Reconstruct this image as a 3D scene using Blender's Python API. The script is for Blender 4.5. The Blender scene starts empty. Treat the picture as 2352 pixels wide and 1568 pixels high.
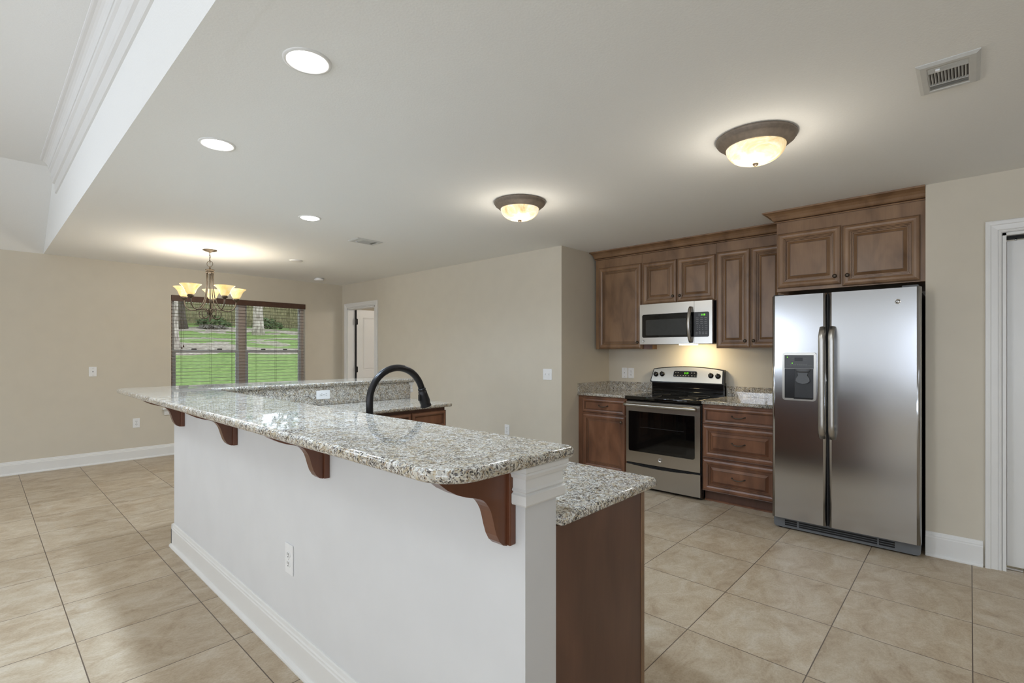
import bpy, bmesh, math, random
from mathutils import Vector, Matrix
R = math.radians
PI = math.pi
sc = bpy.context.scene
C = sc.collection

# ------------------------------------------------------------------ camera, world, light, exposure
cam = bpy.data.objects.new('camera', bpy.data.cameras.new('camera'))
C.objects.link(cam)
cam.location = (0, 0, 1.3345)
cam.rotation_euler = (R(90), 0, R(42.78 - 90))
cam.data.sensor_width = 36.0
cam.data.lens = 1137.77 / 2352 * 36
cam.data.shift_y = 24.6 / 2352
cam.data.clip_start = 0.02
sc.camera = cam
sc.view_settings.view_transform = 'Standard'
sc.view_settings.look = 'None'
sc.view_settings.gamma = 1
sc.view_settings.exposure = 0.27
sc.view_settings.use_curve_mapping = False

W = bpy.data.worlds.new('sky'); sc.world = W; W.use_nodes = True
bg = W.node_tree.nodes['Background']
bg.inputs[0].default_value = (0.86, 0.93, 1.0, 1)
bg.inputs[1].default_value = 2.0

def area_light(name, loc, rot, sx, sy, power, col):
    d = bpy.data.lights.new(name, 'AREA'); d.shape = 'RECTANGLE'; d.size = sx; d.size_y = sy
    d.energy = power; d.color = col
    o = bpy.data.objects.new(name, d); C.objects.link(o); o.location = loc; o.rotation_euler = rot
    return o
DAY = (0.76, 0.86, 1.04)
# daylight in the openings of the great room's windows (west wall) and patio door (south wall)
for i, y in enumerate((-3.6, -2.0, -0.4, 4.2)):
    # added area lights inside the windows, tilted up to brighten the ceiling
    area_light('daylight_fill_west_%d' % i, (-4.66, y, 1.45), (0, R(-130), 0), 1.7, 1.45, (16, 24, 26, 46)[i], DAY).data.spread = R(120)
for i, x in enumerate((-3.0,)):
    area_light('daylight_south_%d' % i, (x, -4.25, 1.35), (R(115), 0, 0), 1.6, 2.0, 2, DAY)
def point_light(name, loc, power, col, r=0.03):
    d = bpy.data.lights.new(name, 'POINT'); d.energy = power; d.color = col; d.shadow_soft_size = r
    o = bpy.data.objects.new(name, d); C.objects.link(o); o.location = loc; return o
def spot_light(name, loc, power, col, ang, blend=0.6, r=0.06):
    d = bpy.data.lights.new(name, 'SPOT'); d.energy = power; d.color = col; d.shadow_soft_size = r
    d.spot_size = R(ang); d.spot_blend = blend
    o = bpy.data.objects.new(name, d); C.objects.link(o); o.location = loc; return o
WARM = (1.0, 0.78, 0.5)

# ------------------------------------------------------------------ dimensions
H = 2.44        # kitchen ceiling
H2 = 3.122      # great-room ceiling
YW = 7.647      # window wall
XD = 4.12       # wall with the hallway door
YR = 3.113      # return wall beside the base cabinet
XR = 5.042      # wall behind the range
XF = 4.264      # wall right of the refrigerator
XB = 0.5105     # beam face

# ------------------------------------------------------------------ materials
MATS = {}
def srgb(r, g, b):
    f = lambda c: (c / 255 / 12.92) if c / 255 <= 0.04045 else ((c / 255 + 0.055) / 1.055) ** 2.4
    return (f(r), f(g), f(b), 1)
def nmat(name):
    m = bpy.data.materials.new(name); m.use_nodes = True; MATS[name] = m
    nt = m.node_tree; b = nt.nodes['Principled BSDF']
    return m, nt, b
def N(nt, t, **kw):
    n = nt.nodes.new(t)
    for k, v in kw.items(): setattr(n, k, v)
    return n
def L(nt, a, b): nt.links.new(a, b)
def setin(n, **kw):
    for k, v in kw.items(): n.inputs[k].default_value = v
def ramp(nt, stops, interp='LINEAR'):
    n = N(nt, 'ShaderNodeValToRGB'); n.color_ramp.interpolation = interp
    e = n.color_ramp.elements
    while len(e) < len(stops): e.new(0.5)
    for el, (p, c) in zip(e, stops): el.position = p; el.color = c
    return n
def pos(nt, sx=1, sy=1, sz=1, kind='Object'):
    tc = N(nt, 'ShaderNodeTexCoord'); mp = N(nt, 'ShaderNodeMapping')
    mp.inputs['Scale'].default_value = (sx, sy, sz)
    if kind == 'World':
        g = N(nt, 'ShaderNodeNewGeometry'); L(nt, g.outputs['Position'], mp.inputs[0])
    else:
        L(nt, tc.outputs[kind], mp.inputs[0])
    return mp.outputs[0]
def simple(name, col, rough=0.5, metal=0.0, spec=0.5, coat=0.0, noise=0.0, nscale=40, bump=0.0, emit=None, estr=0):
    m, nt, b = nmat(name)
    setin(b, **{'Base Color': col, 'Roughness': rough, 'Metallic': metal, 'Specular IOR Level': spec, 'Coat Weight': coat})
    p = pos(nt, kind='World')
    n = N(nt, 'ShaderNodeTexNoise'); setin(n, Scale=nscale, Detail=3.0); L(nt, p, n.inputs['Vector'])
    if noise:
        r = ramp(nt, [(0.3, tuple(c * (1 - noise) for c in col[:3]) + (1,)), (0.7, tuple(min(1, c * (1 + noise)) for c in col[:3]) + (1,))])
        L(nt, n.outputs['Fac'], r.inputs[0]); L(nt, r.outputs[0], b.inputs['Base Color'])
    if bump:
        bp = N(nt, 'ShaderNodeBump'); setin(bp, Strength=bump, Distance=0.002); L(nt, n.outputs['Fac'], bp.inputs['Height']); L(nt, bp.outputs[0], b.inputs['Normal'])
    if emit: setin(b, **{'Emission Color': emit, 'Emission Strength': estr})
    return m

simple('wall_paint', srgb(211, 203, 187), 0.75, spec=0.25, noise=0.015, nscale=6, bump=0.15)
simple('ceiling_paint', srgb(243, 243, 240), 0.9, spec=0.15, noise=0.012, nscale=120, bump=0.3)
simple('bar_paint', srgb(222, 222, 222), 0.6, spec=0.3, noise=0.02, nscale=5, bump=0.08)
simple('trim_paint', srgb(232, 231, 228), 0.35, spec=0.4, noise=0.01, nscale=8)
simple('plate_white', srgb(240, 240, 240), 0.3, noise=0.005)
simple('slot_dark', srgb(60, 58, 55), 0.5, noise=0.02)
simple('black_plastic', srgb(17, 17, 18), 0.25, noise=0.05)
simple('black_gap', srgb(9, 8, 8), 0.7, noise=0.05)
simple('black_enamel', srgb(9, 9, 10), 0.12, spec=0.5, noise=0.05)
simple('black_glass', srgb(6, 6, 7), 0.03, spec=0.6, noise=0.05)
simple('oven_glass', srgb(15, 14, 13), 0.04, spec=0.45, noise=0.1, nscale=8)
simple('microwave_glass', srgb(60, 62, 62), 0.06, spec=0.6, noise=0.06, nscale=30)
simple('charcoal_plastic', srgb(48, 49, 51), 0.4, noise=0.05)
simple('graphite_plastic', srgb(88, 90, 93), 0.45, noise=0.03)
simple('grey_plastic', srgb(104, 106, 108), 0.5, noise=0.03)
simple('bronze_dark', srgb(40, 38, 38), 0.32, metal=0.6, noise=0.12, nscale=50)
simple('bronze_knob', srgb(92, 82, 72), 0.4, metal=0.7, noise=0.15, nscale=60)
simple('fixture_bronze', srgb(126, 114, 102), 0.5, metal=0.15, noise=0.12, nscale=45)
simple('chandelier_bronze', srgb(92, 82, 70), 0.42, metal=0.6, noise=0.35, nscale=25)
simple('hinge_bronze', srgb(38, 35, 33), 0.4, metal=0.5, noise=0.1)
simple('chrome', srgb(215, 215, 215), 0.12, metal=1.0, noise=0.02)
simple('legend', srgb(170, 170, 168), 0.6, noise=0.02)
simple('green_led', srgb(40, 120, 10), 0.5, emit=srgb(120, 255, 30), estr=1.6)
simple('blind_wood', srgb(84, 58, 45), 0.45, noise=0.15, nscale=20)
simple('slat_wood', srgb(98, 72, 60), 0.45, noise=0.12, nscale=20)
simple('blind_cord', srgb(80, 60, 50), 0.8, noise=0.1)
simple('window_vinyl', srgb(225, 228, 228), 0.4, noise=0.01)
simple('window_tan', srgb(222, 206, 192), 0.5, noise=0.03)
simple('window_grey', srgb(150, 150, 148), 0.5, noise=0.03)
simple('bulb_glow', (1, 1, 1, 1), 0.5, emit=(1.0, 0.82, 0.55, 1), estr=4)
simple('can_glow', (1, 1, 1, 1), 0.5, emit=(1.0, 0.99, 0.97, 1), estr=9)
simple('hood_glow', (1, 1, 1, 1), 0.5, emit=(1.0, 0.8, 0.45, 1), estr=6)
simple('vent_dark', srgb(70, 66, 64), 0.7, noise=0.1)
simple('vent_metal', srgb(206, 206, 202), 0.45, noise=0.02)

def make_stainless(name, col, rough, wav=0.0, grain=(3, 3, 900)):
    m, nt, b = nmat(name)
    setin(b, **{'Base Color': col, 'Metallic': 1.0, 'Roughness': rough, 'Anisotropic': 0.65})
    uv = N(nt, 'ShaderNodeTangent', direction_type='UV_MAP', uv_map='UVMap')
    L(nt, uv.outputs[0], b.inputs['Tangent'])
    p = pos(nt, *grain, kind='World')
    n = N(nt, 'ShaderNodeTexNoise'); setin(n, Scale=1.0, Detail=2.0); L(nt, p, n.inputs['Vector'])
    mr = N(nt, 'ShaderNodeMapRange'); setin(mr, **{'To Min': rough * 0.95, 'To Max': rough * 1.05}); L(nt, n.outputs['Fac'], mr.inputs['Value'])
    L(nt, mr.outputs[0], b.inputs['Roughness'])
    if wav:
        p2 = pos(nt, 1, 3.2, 2.0, kind='World'); n2 = N(nt, 'ShaderNodeTexNoise'); setin(n2, Scale=1.6, Detail=1.0); L(nt, p2, n2.inputs['Vector'])
        bp = N(nt, 'ShaderNodeBump'); setin(bp, Strength=wav, Distance=0.02); L(nt, n2.outputs['Fac'], bp.inputs['Height']); L(nt, bp.outputs[0], b.inputs['Normal'])
    return m
make_stainless('stainless', srgb(186, 182, 174), 0.3)
make_stainless('stainless_fridge', srgb(190, 191, 194), 0.17, wav=0.022)

def make_wood(name, dark, mid, light, glaze=False, rough=0.36):
    m, nt, b = nmat(name)
    p = pos(nt, 5, 5, 1.7, kind='World')
    n = N(nt, 'ShaderNodeTexNoise'); setin(n, Scale=1.5, Detail=3.0, Roughness=0.5, Distortion=0.5); L(nt, p, n.inputs['Vector'])
    r = ramp(nt, [(0.28, dark), (0.5, mid), (0.74, light)]); L(nt, n.outputs['Fac'], r.inputs[0])
    p2 = pos(nt, 160, 160, 7, kind='World')
    n2 = N(nt, 'ShaderNodeTexNoise'); setin(n2, Scale=1.0, Detail=3.0); L(nt, p2, n2.inputs['Vector'])
    mx = N(nt, 'ShaderNodeMixRGB', blend_type='MULTIPLY'); setin(mx, Fac=0.14)
    r2 = ramp(nt, [(0.35, (0.62, 0.55, 0.5, 1)), (0.6, (1, 1, 1, 1))]); L(nt, n2.outputs['Fac'], r2.inputs[0])
    L(nt, r.outputs[0], mx.inputs[1]); L(nt, r2.outputs[0], mx.inputs[2]); L(nt, mx.outputs[0], b.inputs['Base Color'])
    setin(b, **{'Roughness': rough, 'Coat Weight': 0.25, 'Coat Roughness': 0.3})
    return m
simple('handle_steel', srgb(186, 183, 178), 0.36, metal=1.0, noise=0.03)
make_wood('maple', srgb(108, 80, 55), srgb(134, 102, 73), srgb(152, 119, 87))
make_wood('maple_base', srgb(92, 60, 43), srgb(120, 80, 57), srgb(138, 96, 70))
make_wood('maple_glaze', srgb(62, 42, 31), srgb(76, 53, 39), srgb(88, 63, 47))
make_wood('maple_panel', srgb(82, 54, 42), srgb(96, 65, 51), srgb(108, 74, 58), rough=0.42)
make_wood('bracket_wood', srgb(90, 52, 33), srgb(107, 63, 41), srgb(120, 75, 50), rough=0.33)

def make_granite():
    m, nt, b = nmat('granite')
    p = pos(nt, kind='World')
    nz = N(nt, 'ShaderNodeTexNoise'); setin(nz, Scale=45, Detail=3.0); L(nt, p, nz.inputs['Vector'])
    ad = N(nt, 'ShaderNodeMixRGB', blend_type='ADD'); setin(ad, Fac=0.03); L(nt, p, ad.inputs[1]); L(nt, nz.outputs['Color'], ad.inputs[2])
    def noise(sc, det, ro, src=None):
        n = N(nt, 'ShaderNodeTexNoise'); setin(n, Scale=sc, Detail=det, Roughness=ro); L(nt, src or p, n.inputs['Vector']); return n.outputs['Fac']
    def cells(sc, ch):
        v = N(nt, 'ShaderNodeTexVoronoi'); setin(v, Scale=sc); L(nt, ad.outputs[0], v.inputs['Vector'])
        q = N(nt, 'ShaderNodeSeparateColor'); L(nt, v.outputs['Color'], q.inputs[0]); return q.outputs[ch]
    def madd(a, k, c):
        n = N(nt, 'ShaderNodeMath', operation='MULTIPLY_ADD'); L(nt, a, n.inputs[0]); n.inputs[1].default_value = k
        if isinstance(c, (int, float)): n.inputs[2].default_value = c
        else: L(nt, c, n.inputs[2])
        return n.outputs[0]
    def over(base, col, fac, lo, hi, amt):
        mr = N(nt, 'ShaderNodeMapRange'); setin(mr, **{'From Min': lo, 'From Max': hi, 'To Max': amt}); L(nt, fac, mr.inputs['Value'])
        mx = N(nt, 'ShaderNodeMixRGB'); L(nt, mr.outputs[0], mx.inputs[0]); L(nt, base, mx.inputs[1]); mx.inputs[2].default_value = col; return mx.outputs[0]
    r = ramp(nt, [(0.30, srgb(160, 138, 102)), (0.41, srgb(191, 179, 153)), (0.53, srgb(208, 203, 190)), (0.70, srgb(224, 222, 217))])
    L(nt, noise(38, 5.0, .70), r.inputs[0])
    clus = noise(20, 3.0, .6)
    c = over(r.outputs[0], srgb(168, 166, 161), cells(170, 0), .62, .74, .6)
    c = over(c, srgb(232, 230, 225), cells(150, 1), .74, .84, .65)
    c = over(c, srgb(134, 104, 70), madd(clus, .5, cells(230, 2)), 1.06, 1.13, .7)
    c = over(c, srgb(92, 86, 84), madd(clus, -.7, cells(240, 0)), .41, .49, .8)
    c = over(c, srgb(48, 44, 44), madd(clus, -.7, cells(280, 1)), .48, .54, .92)
    L(nt, c, b.inputs['Base Color'])
    setin(b, **{'Roughness': 0.025, 'Specular IOR Level': 0.7})
make_granite()

def make_tile():
    m, nt, b = nmat('floor_tile')
    g = N(nt, 'ShaderNodeNewGeometry'); s = N(nt, 'ShaderNodeSeparateXYZ'); L(nt, g.outputs['Position'], s.inputs[0])
    def M(op, a, v=None, c=None):
        n = N(nt, 'ShaderNodeMath', operation=op)
        for i, q in enumerate((a, v, c)):
            if q is None: continue
            if isinstance(q, (int, float)): n.inputs[i].default_value = q
            else: L(nt, q, n.inputs[i])
        return n.outputs[0]
    T = 0.504
    fx = M('DIVIDE', M('SUBTRACT', s.outputs[0], 0.310 - T * 40), T); fy = M('DIVIDE', M('SUBTRACT', s.outputs[1], 5.033 - T * 40), T)
    cx, cy = M('FLOOR', fx), M('FLOOR', fy)
    dx = M('ABSOLUTE', M('SUBTRACT', M('FRACT', fx), 0.5)); dy = M('ABSOLUTE', M('SUBTRACT', M('FRACT', fy), 0.5))
    gw = 0.5 - 0.0022 / T
    gr = M('GREATER_THAN', M('MAXIMUM', dx, dy), gw)
    cid = N(nt, 'ShaderNodeCombineXYZ'); L(nt, cx, cid.inputs[0]); L(nt, cy, cid.inputs[1])
    wn = N(nt, 'ShaderNodeTexWhiteNoise', noise_dimensions='2D'); L(nt, cid.outputs[0], wn.inputs['Vector'])
    off = N(nt, 'ShaderNodeVectorMath', operation='MULTIPLY_ADD'); L(nt, wn.outputs['Color'], off.inputs[0]); off.inputs[1].default_value = (37, 37, 37); L(nt, g.outputs['Position'], off.inputs[2])
    mp = N(nt, 'ShaderNodeMapping'); mp.inputs['Scale'].default_value = (2.9, 4.3, 1); L(nt, off.outputs[0], mp.inputs[0])
    n1 = N(nt, 'ShaderNodeTexNoise'); setin(n1, Scale=1.9, Detail=7.0, Roughness=0.70, Distortion=0.7); L(nt, mp.outputs[0], n1.inputs['Vector'])
    r = ramp(nt, [(0.25, srgb(158, 137, 112)), (0.43, srgb(181, 163, 138)), (0.56, srgb(193, 178, 155)), (0.75, srgb(206, 195, 178))])
    L(nt, n1.outputs['Fac'], r.inputs[0])
    n2 = N(nt, 'ShaderNodeTexNoise'); setin(n2, Scale=30.0, Detail=5.0, Roughness=0.75); L(nt, mp.outputs[0], n2.inputs['Vector'])
    r2 = ramp(nt, [(0.32, (0.76, 0.71, 0.65, 1)), (0.58, (1, 1, 1, 1))]); L(nt, n2.outputs['Fac'], r2.inputs[0])
    mx = N(nt, 'ShaderNodeMixRGB', blend_type='MULTIPLY'); setin(mx, Fac=0.7); L(nt, r.outputs[0], mx.inputs[1]); L(nt, r2.outputs[0], mx.inputs[2])
    br = N(nt, 'ShaderNodeMapRange'); setin(br, **{'To Min': 0.93, 'To Max': 1.03}); L(nt, wn.outputs['Value'], br.inputs['Value'])
    mb = N(nt, 'ShaderNodeVectorMath', operation='SCALE'); L(nt, mx.outputs[0], mb.inputs[0]); L(nt, br.outputs[0], mb.inputs['Scale'])
    fin = N(nt, 'ShaderNodeMixRGB'); L(nt, gr, fin.inputs[0]); L(nt, mb.outputs[0], fin.inputs[1]); fin.inputs[2].default_value = srgb(98, 84, 72)
    L(nt, fin.outputs[0], b.inputs['Base Color'])
    setin(b, **{'Roughness': 0.42, 'Specular IOR Level': 0.4})
    bp = N(nt, 'ShaderNodeBump'); setin(bp, Strength=0.5, Distance=0.002); bp.invert = True; L(nt, gr, bp.inputs['Height']); L(nt, bp.outputs[0], b.inputs['Normal'])
make_tile()

def make_shade(name, c1, c2, c3, es, sc_):
    m, nt, b = nmat(name)
    p = pos(nt, kind='Object'); n = N(nt, 'ShaderNodeTexNoise'); setin(n, Scale=sc_, Detail=5.0, Roughness=0.65, Distortion=1.2); L(nt, p, n.inputs['Vector'])
    r = ramp(nt, [(0.34, c1), (0.5, c2), (0.66, c3)]); L(nt, n.outputs['Fac'], r.inputs[0])
    L(nt, r.outputs[0], b.inputs['Base Color']); L(nt, r.outputs[0], b.inputs['Emission Color'])
    setin(b, **{'Emission Strength': es, 'Roughness': 0.25})
make_shade('alabaster_glass', srgb(220, 188, 132), srgb(240, 220, 176), srgb(250, 243, 222), 0.6, 9)
make_shade('amber_shade', srgb(240, 204, 126), srgb(248, 220, 150), srgb(252, 234, 184), 0.5, 10)

def make_glass():
    m = bpy.data.materials.new('window_glass'); m.use_nodes = True; MATS['window_glass'] = m
    nt = m.node_tree; nt.nodes.clear()
    o = N(nt, 'ShaderNodeOutputMaterial'); t = N(nt, 'ShaderNodeBsdfTransparent'); g = N(nt, 'ShaderNodeBsdfGlossy'); setin(g, Roughness=0.0)
    f = N(nt, 'ShaderNodeFresnel'); setin(f, IOR=1.4); mx = N(nt, 'ShaderNodeMixShader')
    t.inputs[0].default_value = (0.95, 0.96, 0.95, 1)
    L(nt, f.outputs[0], mx.inputs[0]); L(nt, t.outputs[0], mx.inputs[1]); L(nt, g.outputs[0], mx.inputs[2]); L(nt, mx.outputs[0], o.inputs[0])
make_glass()

def make_ground():
    m, nt, b = nmat('lawn')
    g = N(nt, 'ShaderNodeNewGeometry'); s = N(nt, 'ShaderNodeSeparateXYZ'); L(nt, g.outputs['Position'], s.inputs[0])
    n = N(nt, 'ShaderNodeTexNoise'); setin(n, Scale=7.0, Detail=6.0, Roughness=0.7); L(nt, g.outputs['Position'], n.inputs['Vector'])
    gr = ramp(nt, [(0.3, srgb(74, 97, 42)), (0.5, srgb(99, 124, 56)), (0.7, srgb(132, 153, 86))]); L(nt, n.outputs['Fac'], gr.inputs[0])
    so = ramp(nt, [(0.3, srgb(92, 84, 74)), (0.5, srgb(142, 132, 118)), (0.7, srgb(186, 180, 170))]); L(nt, n.outputs['Fac'], so.inputs[0])
    n2 = N(nt, 'ShaderNodeTexNoise'); setin(n2, Scale=0.35, Detail=4.0); L(nt, g.outputs['Position'], n2.inputs['Vector'])
    wob = N(nt, 'ShaderNodeMath', operation='MULTIPLY_ADD'); L(nt, n2.outputs['Fac'], wob.inputs[0]); wob.inputs[1].default_value = 9.0; L(nt, s.outputs[1], wob.inputs[2])
    mr = N(nt, 'ShaderNodeMapRange'); setin(mr, **{'From Min': 16.0, 'From Max': 40.0}); L(nt, wob.outputs[0], mr.inputs['Value'])
    k = ramp(nt, [(0.0, (0, 0, 0, 1)), (0.335, (1, 1, 1, 1)), (0.415, (0, 0, 0, 1)), (0.50, (0.85, 0.85, 0.85, 1)), (0.56, (0, 0, 0, 1)), (0.70, (1, 1, 1, 1)), (0.80, (0, 0, 0, 1))], 'CONSTANT')
    L(nt, mr.outputs[0], k.inputs[0])
    mx = N(nt, 'ShaderNodeMixRGB'); L(nt, k.outputs[0], mx.inputs[0]); L(nt, gr.outputs[0], mx.inputs[1]); L(nt, so.outputs[0], mx.inputs[2])
    L(nt, mx.outputs[0], b.inputs['Base Color']); setin(b, Roughness=0.95)
make_ground()
def make_bark(name, a, c):
    m, nt, b = nmat(name); p = pos(nt, 14, 14, 3, kind='World'); n = N(nt, 'ShaderNodeTexNoise'); setin(n, Scale=1.0, Detail=5.0); L(nt, p, n.inputs['Vector'])
    r = ramp(nt, [(0.35, a), (0.65, c)]); L(nt, n.outputs['Fac'], r.inputs[0]); L(nt, r.outputs[0], b.inputs['Base Color']); setin(b, Roughness=0.9)
make_bark('bark_pale', srgb(132, 120, 112), srgb(196, 186, 176))
make_bark('bark_dark', srgb(60, 52, 46), srgb(98, 88, 78))
make_bark('fence_board', srgb(104, 98, 70), srgb(150, 142, 108))
simple('leaf_green', srgb(70, 110, 58), 0.7, noise=0.35, nscale=6)
simple('shrub_green', srgb(66, 84, 40), 0.7, noise=0.4, nscale=9)
simple('brush_grey', srgb(112, 106, 98), 0.9, noise=0.3, nscale=9)

# ------------------------------------------------------------------ mesh helpers
def box(bm, x0, x1, y0, y1, z0, z1, mi=0, bev=0.0, seg=2):
    t = bmesh.new(); bmesh.ops.create_cube(t, size=1.0)
    for v in t.verts: v.co = Vector(((x0 + x1) / 2 + v.co.x * (x1 - x0), (y0 + y1) / 2 + v.co.y * (y1 - y0), (z0 + z1) / 2 + v.co.z * (z1 - z0)))
    if bev: bmesh.ops.bevel(t, geom=t.edges[:], offset=bev, segments=seg, profile=0.5, affect='EDGES')
    merge(bm, t, mi)
def merge(bm, t, mi=0, mat=None):
    if mi is not None:
        for f in t.faces: f.material_index = mi
    if mat is not None: bmesh.ops.transform(t, matrix=mat, verts=t.verts[:])
    me = bpy.data.meshes.new('tmp'); t.to_mesh(me); t.free(); bm.from_mesh(me); bpy.data.meshes.remove(me)
def face(bm, pts, mi=0):
    f = bm.faces.new([bm.verts.new(p) for p in pts]); f.material_index = mi; return f
def prism(bm, pts, fn, a, b, mi=0):
    """closed 2D outline pts; fn(u, v, w) -> xyz; swept from w=a to w=b"""
    A = [bm.verts.new(fn(u, v, a)) for u, v in pts]; B = [bm.verts.new(fn(u, v, b)) for u, v in pts]
    n = len(pts); fs = [bm.faces.new(A), bm.faces.new(B[::-1])]
    for i in range(n): fs.append(bm.faces.new((A[i], A[(i + 1) % n], B[(i + 1) % n], B[i])))
    for f in fs: f.material_index = mi
def tube(bm, pts, r, seg=10, mi=0, closed=False, cap=True, flat=1.0):
    pts = [Vector(p) for p in pts]; n = len(pts); rr = r if isinstance(r, (list, tuple)) else [r] * n
    rings = []; prev = None
    for i, p in enumerate(pts):
        if closed: d = (pts[(i + 1) % n] - pts[i - 1]).normalized()
        else: d = (pts[min(i + 1, n - 1)] - pts[max(i - 1, 0)]).normalized()
        if prev is None:
            up = Vector((0, 0, 1)) if abs(d.z) < 0.9 else Vector((1, 0, 0)); u = d.cross(up).normalized()
        else:
            u = (prev - d * prev.dot(d)).normalized()
        prev = u; w = d.cross(u)
        rings.append([bm.verts.new(p + (u * math.cos(2 * PI * k / seg) + w * math.sin(2 * PI * k / seg) * flat) * rr[i]) for k in range(seg)])
    m = n if closed else n - 1
    for i in range(m):
        a, b = rings[i], rings[(i + 1) % n]
        for k in range(seg):
            f = bm.faces.new((a[k], a[(k + 1) % seg], b[(k + 1) % seg], b[k])); f.material_index = mi; f.smooth = True
    if cap and not closed:
        for q in (rings[0], rings[-1][::-1]): f = bm.faces.new(q); f.material_index = mi
def lathe(bm, prof, seg=32, mat=None, mi=0, smooth=True):
    """prof of (r, z); r=0 closes to a pole"""
    t = bmesh.new(); rings = []
    for r, z in prof:
        rings.append([t.verts.new((0, 0, z))] if r <= 1e-6 else [t.verts.new((r * math.cos(2 * PI * k / seg), r * math.sin(2 * PI * k / seg), z)) for k in range(seg)])
    for a, b in zip(rings, rings[1:]):
        for k in range(seg):
            q = (k + 1) % seg
            if len(a) == 1 and len(b) == 1: continue
            if len(a) == 1: f = t.faces.new((a[0], b[q], b[k]))
            elif len(b) == 1: f = t.faces.new((a[k], a[q], b[0]))
            else: f = t.faces.new((a[k], a[q], b[q], b[k]))
            f.smooth = smooth
    merge(bm, t, mi, mat)
def along(p, d):
    """matrix that puts local z along d at p"""
    return Matrix.Translation(p) @ Vector(d).normalized().to_track_quat('Z', 'Y').to_matrix().to_4x4()
def rrect(x0, x1, y0, y1, r, n=6):
    rs = r if isinstance(r, (list, tuple)) else [r] * 4    # corners: (x0,y0) (x1,y0) (x1,y1) (x0,y1)
    out = []
    for (cx, cy, a), q in zip(((x0, y0, 180), (x1, y0, 270), (x1, y1, 0), (x0, y1, 90)), rs):
        px = x0 + q if cx == x0 else x1 - q; py = y0 + q if cy == y0 else y1 - q
        if q < 1e-5: out.append((cx, cy)); continue
        for i in range(n + 1): t = R(a + 90 * i / n); out.append((px + q * math.cos(t), py + q * math.sin(t)))
    return out
def slab(bm, pts, z0, z1, r, mi=0, seg=4):
    t = bmesh.new(); prism(t, pts, lambda u, v, w: (u, v, w), z0, z1)
    bmesh.ops.recalc_face_normals(t, faces=t.faces[:])
    ed = [e for e in t.edges if abs(e.verts[0].co.z - e.verts[1].co.z) < 1e-6]
    bmesh.ops.bevel(t, geom=ed, offset=r, segments=seg, profile=0.5, affect='EDGES')
    for f in t.faces: f.smooth = abs(f.normal.z) < 0.99
    merge(bm, t, mi)

def mesh(name, bm, mats, parent=None, org=None, uv=False, local=False):
    """one mesh object; geometry given in world space unless local"""
    bmesh.ops.recalc_face_normals(bm, faces=bm.faces[:])
    me = bpy.data.meshes.new(name)
    o = bpy.data.objects.new(name, me); C.objects.link(o)
    if parent is not None:
        o.parent = parent
        root = parent
        while root.parent: root = root.parent
        if not local:
            bmesh.ops.transform(bm, matrix=Matrix.Translation(-Vector(root.location)), verts=bm.verts[:])
    elif not local:
        if org is None:
            xs = [v.co for v in bm.verts]
            org = (sum((min(c[i] for c in xs), max(c[i] for c in xs))) / 2 if i < 2 else min(c[i] for c in xs) for i in range(3))
        org = Vector(tuple(org)); o.location = org
        bmesh.ops.transform(bm, matrix=Matrix.Translation(-org), verts=bm.verts[:])
    if uv:
        lay = bm.loops.layers.uv.new('UVMap')
        for f in bm.faces:
            ax = max(range(3), key=lambda i: abs(f.normal[i]))
            for lp in f.loops:
                c = lp.vert.co
                lp[lay].uv = (c.y, c.z) if ax == 0 else ((c.x, c.z) if ax == 1 else (c.y, c.x))
    bm.to_mesh(me); bm.free()
    for m in (mats if isinstance(mats, (list, tuple)) else [mats]): me.materials.append(MATS[m])
    return o
def tag(o, label, cat, group=None, kind=None):
    o['label'] = label; o['category'] = cat
    if group: o['group'] = group
    if kind: o['kind'] = kind
    return o
def thing(name, label, cat, loc=(0, 0, 0), rz=0, group=None, kind=None):
    o = bpy.data.objects.new(name, None); C.objects.link(o); o.empty_display_size = 0.1
    o.location = loc; o.rotation_euler = (0, 0, rz)
    return tag(o, label, cat, group, kind)
def struct(o, label=None, cat=None):
    o['kind'] = 'structure'
    if label: o['label'] = label
    if cat: o['category'] = cat
    return o
def dup(root, loc, rz=None, label=None):
    r = root.copy(); C.objects.link(r); r.location = loc
    if rz is not None: r.rotation_euler = (0, 0, rz)
    if label: r['label'] = label
    for ch in list(root.children):
        c = ch.copy(); C.objects.link(c); c.parent = r
        for g in list(ch.children):
            d = g.copy(); C.objects.link(d); d.parent = c
    return r
B = bmesh.new

# ------------------------------------------------------------------ the room shell
XW, YS, XE = -5.0, -4.5, 7.2
b = B(); box(b, XW - .2, XE, YS - .2, YW + .1, -0.1, 0.0)
struct(mesh('floor', b, 'floor_tile', org=(0, 0, 0)), 'beige stone-look tile floor with dark grout lines', 'floor')
b = B(); box(b, XB, XE, YS - .1, YW + .1, H, H + .12)
struct(mesh('ceiling', b, 'ceiling_paint'), 'flat off-white kitchen ceiling', 'ceiling')
b = B(); box(b, XB - .0005, XB + .12, YS - .1, YW + .1, H - 0.0005, H2 + .1)
struct(mesh('wall_beam', b, 'ceiling_paint'), 'white drop face between the kitchen ceiling and the raised ceiling', 'wall')
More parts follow.
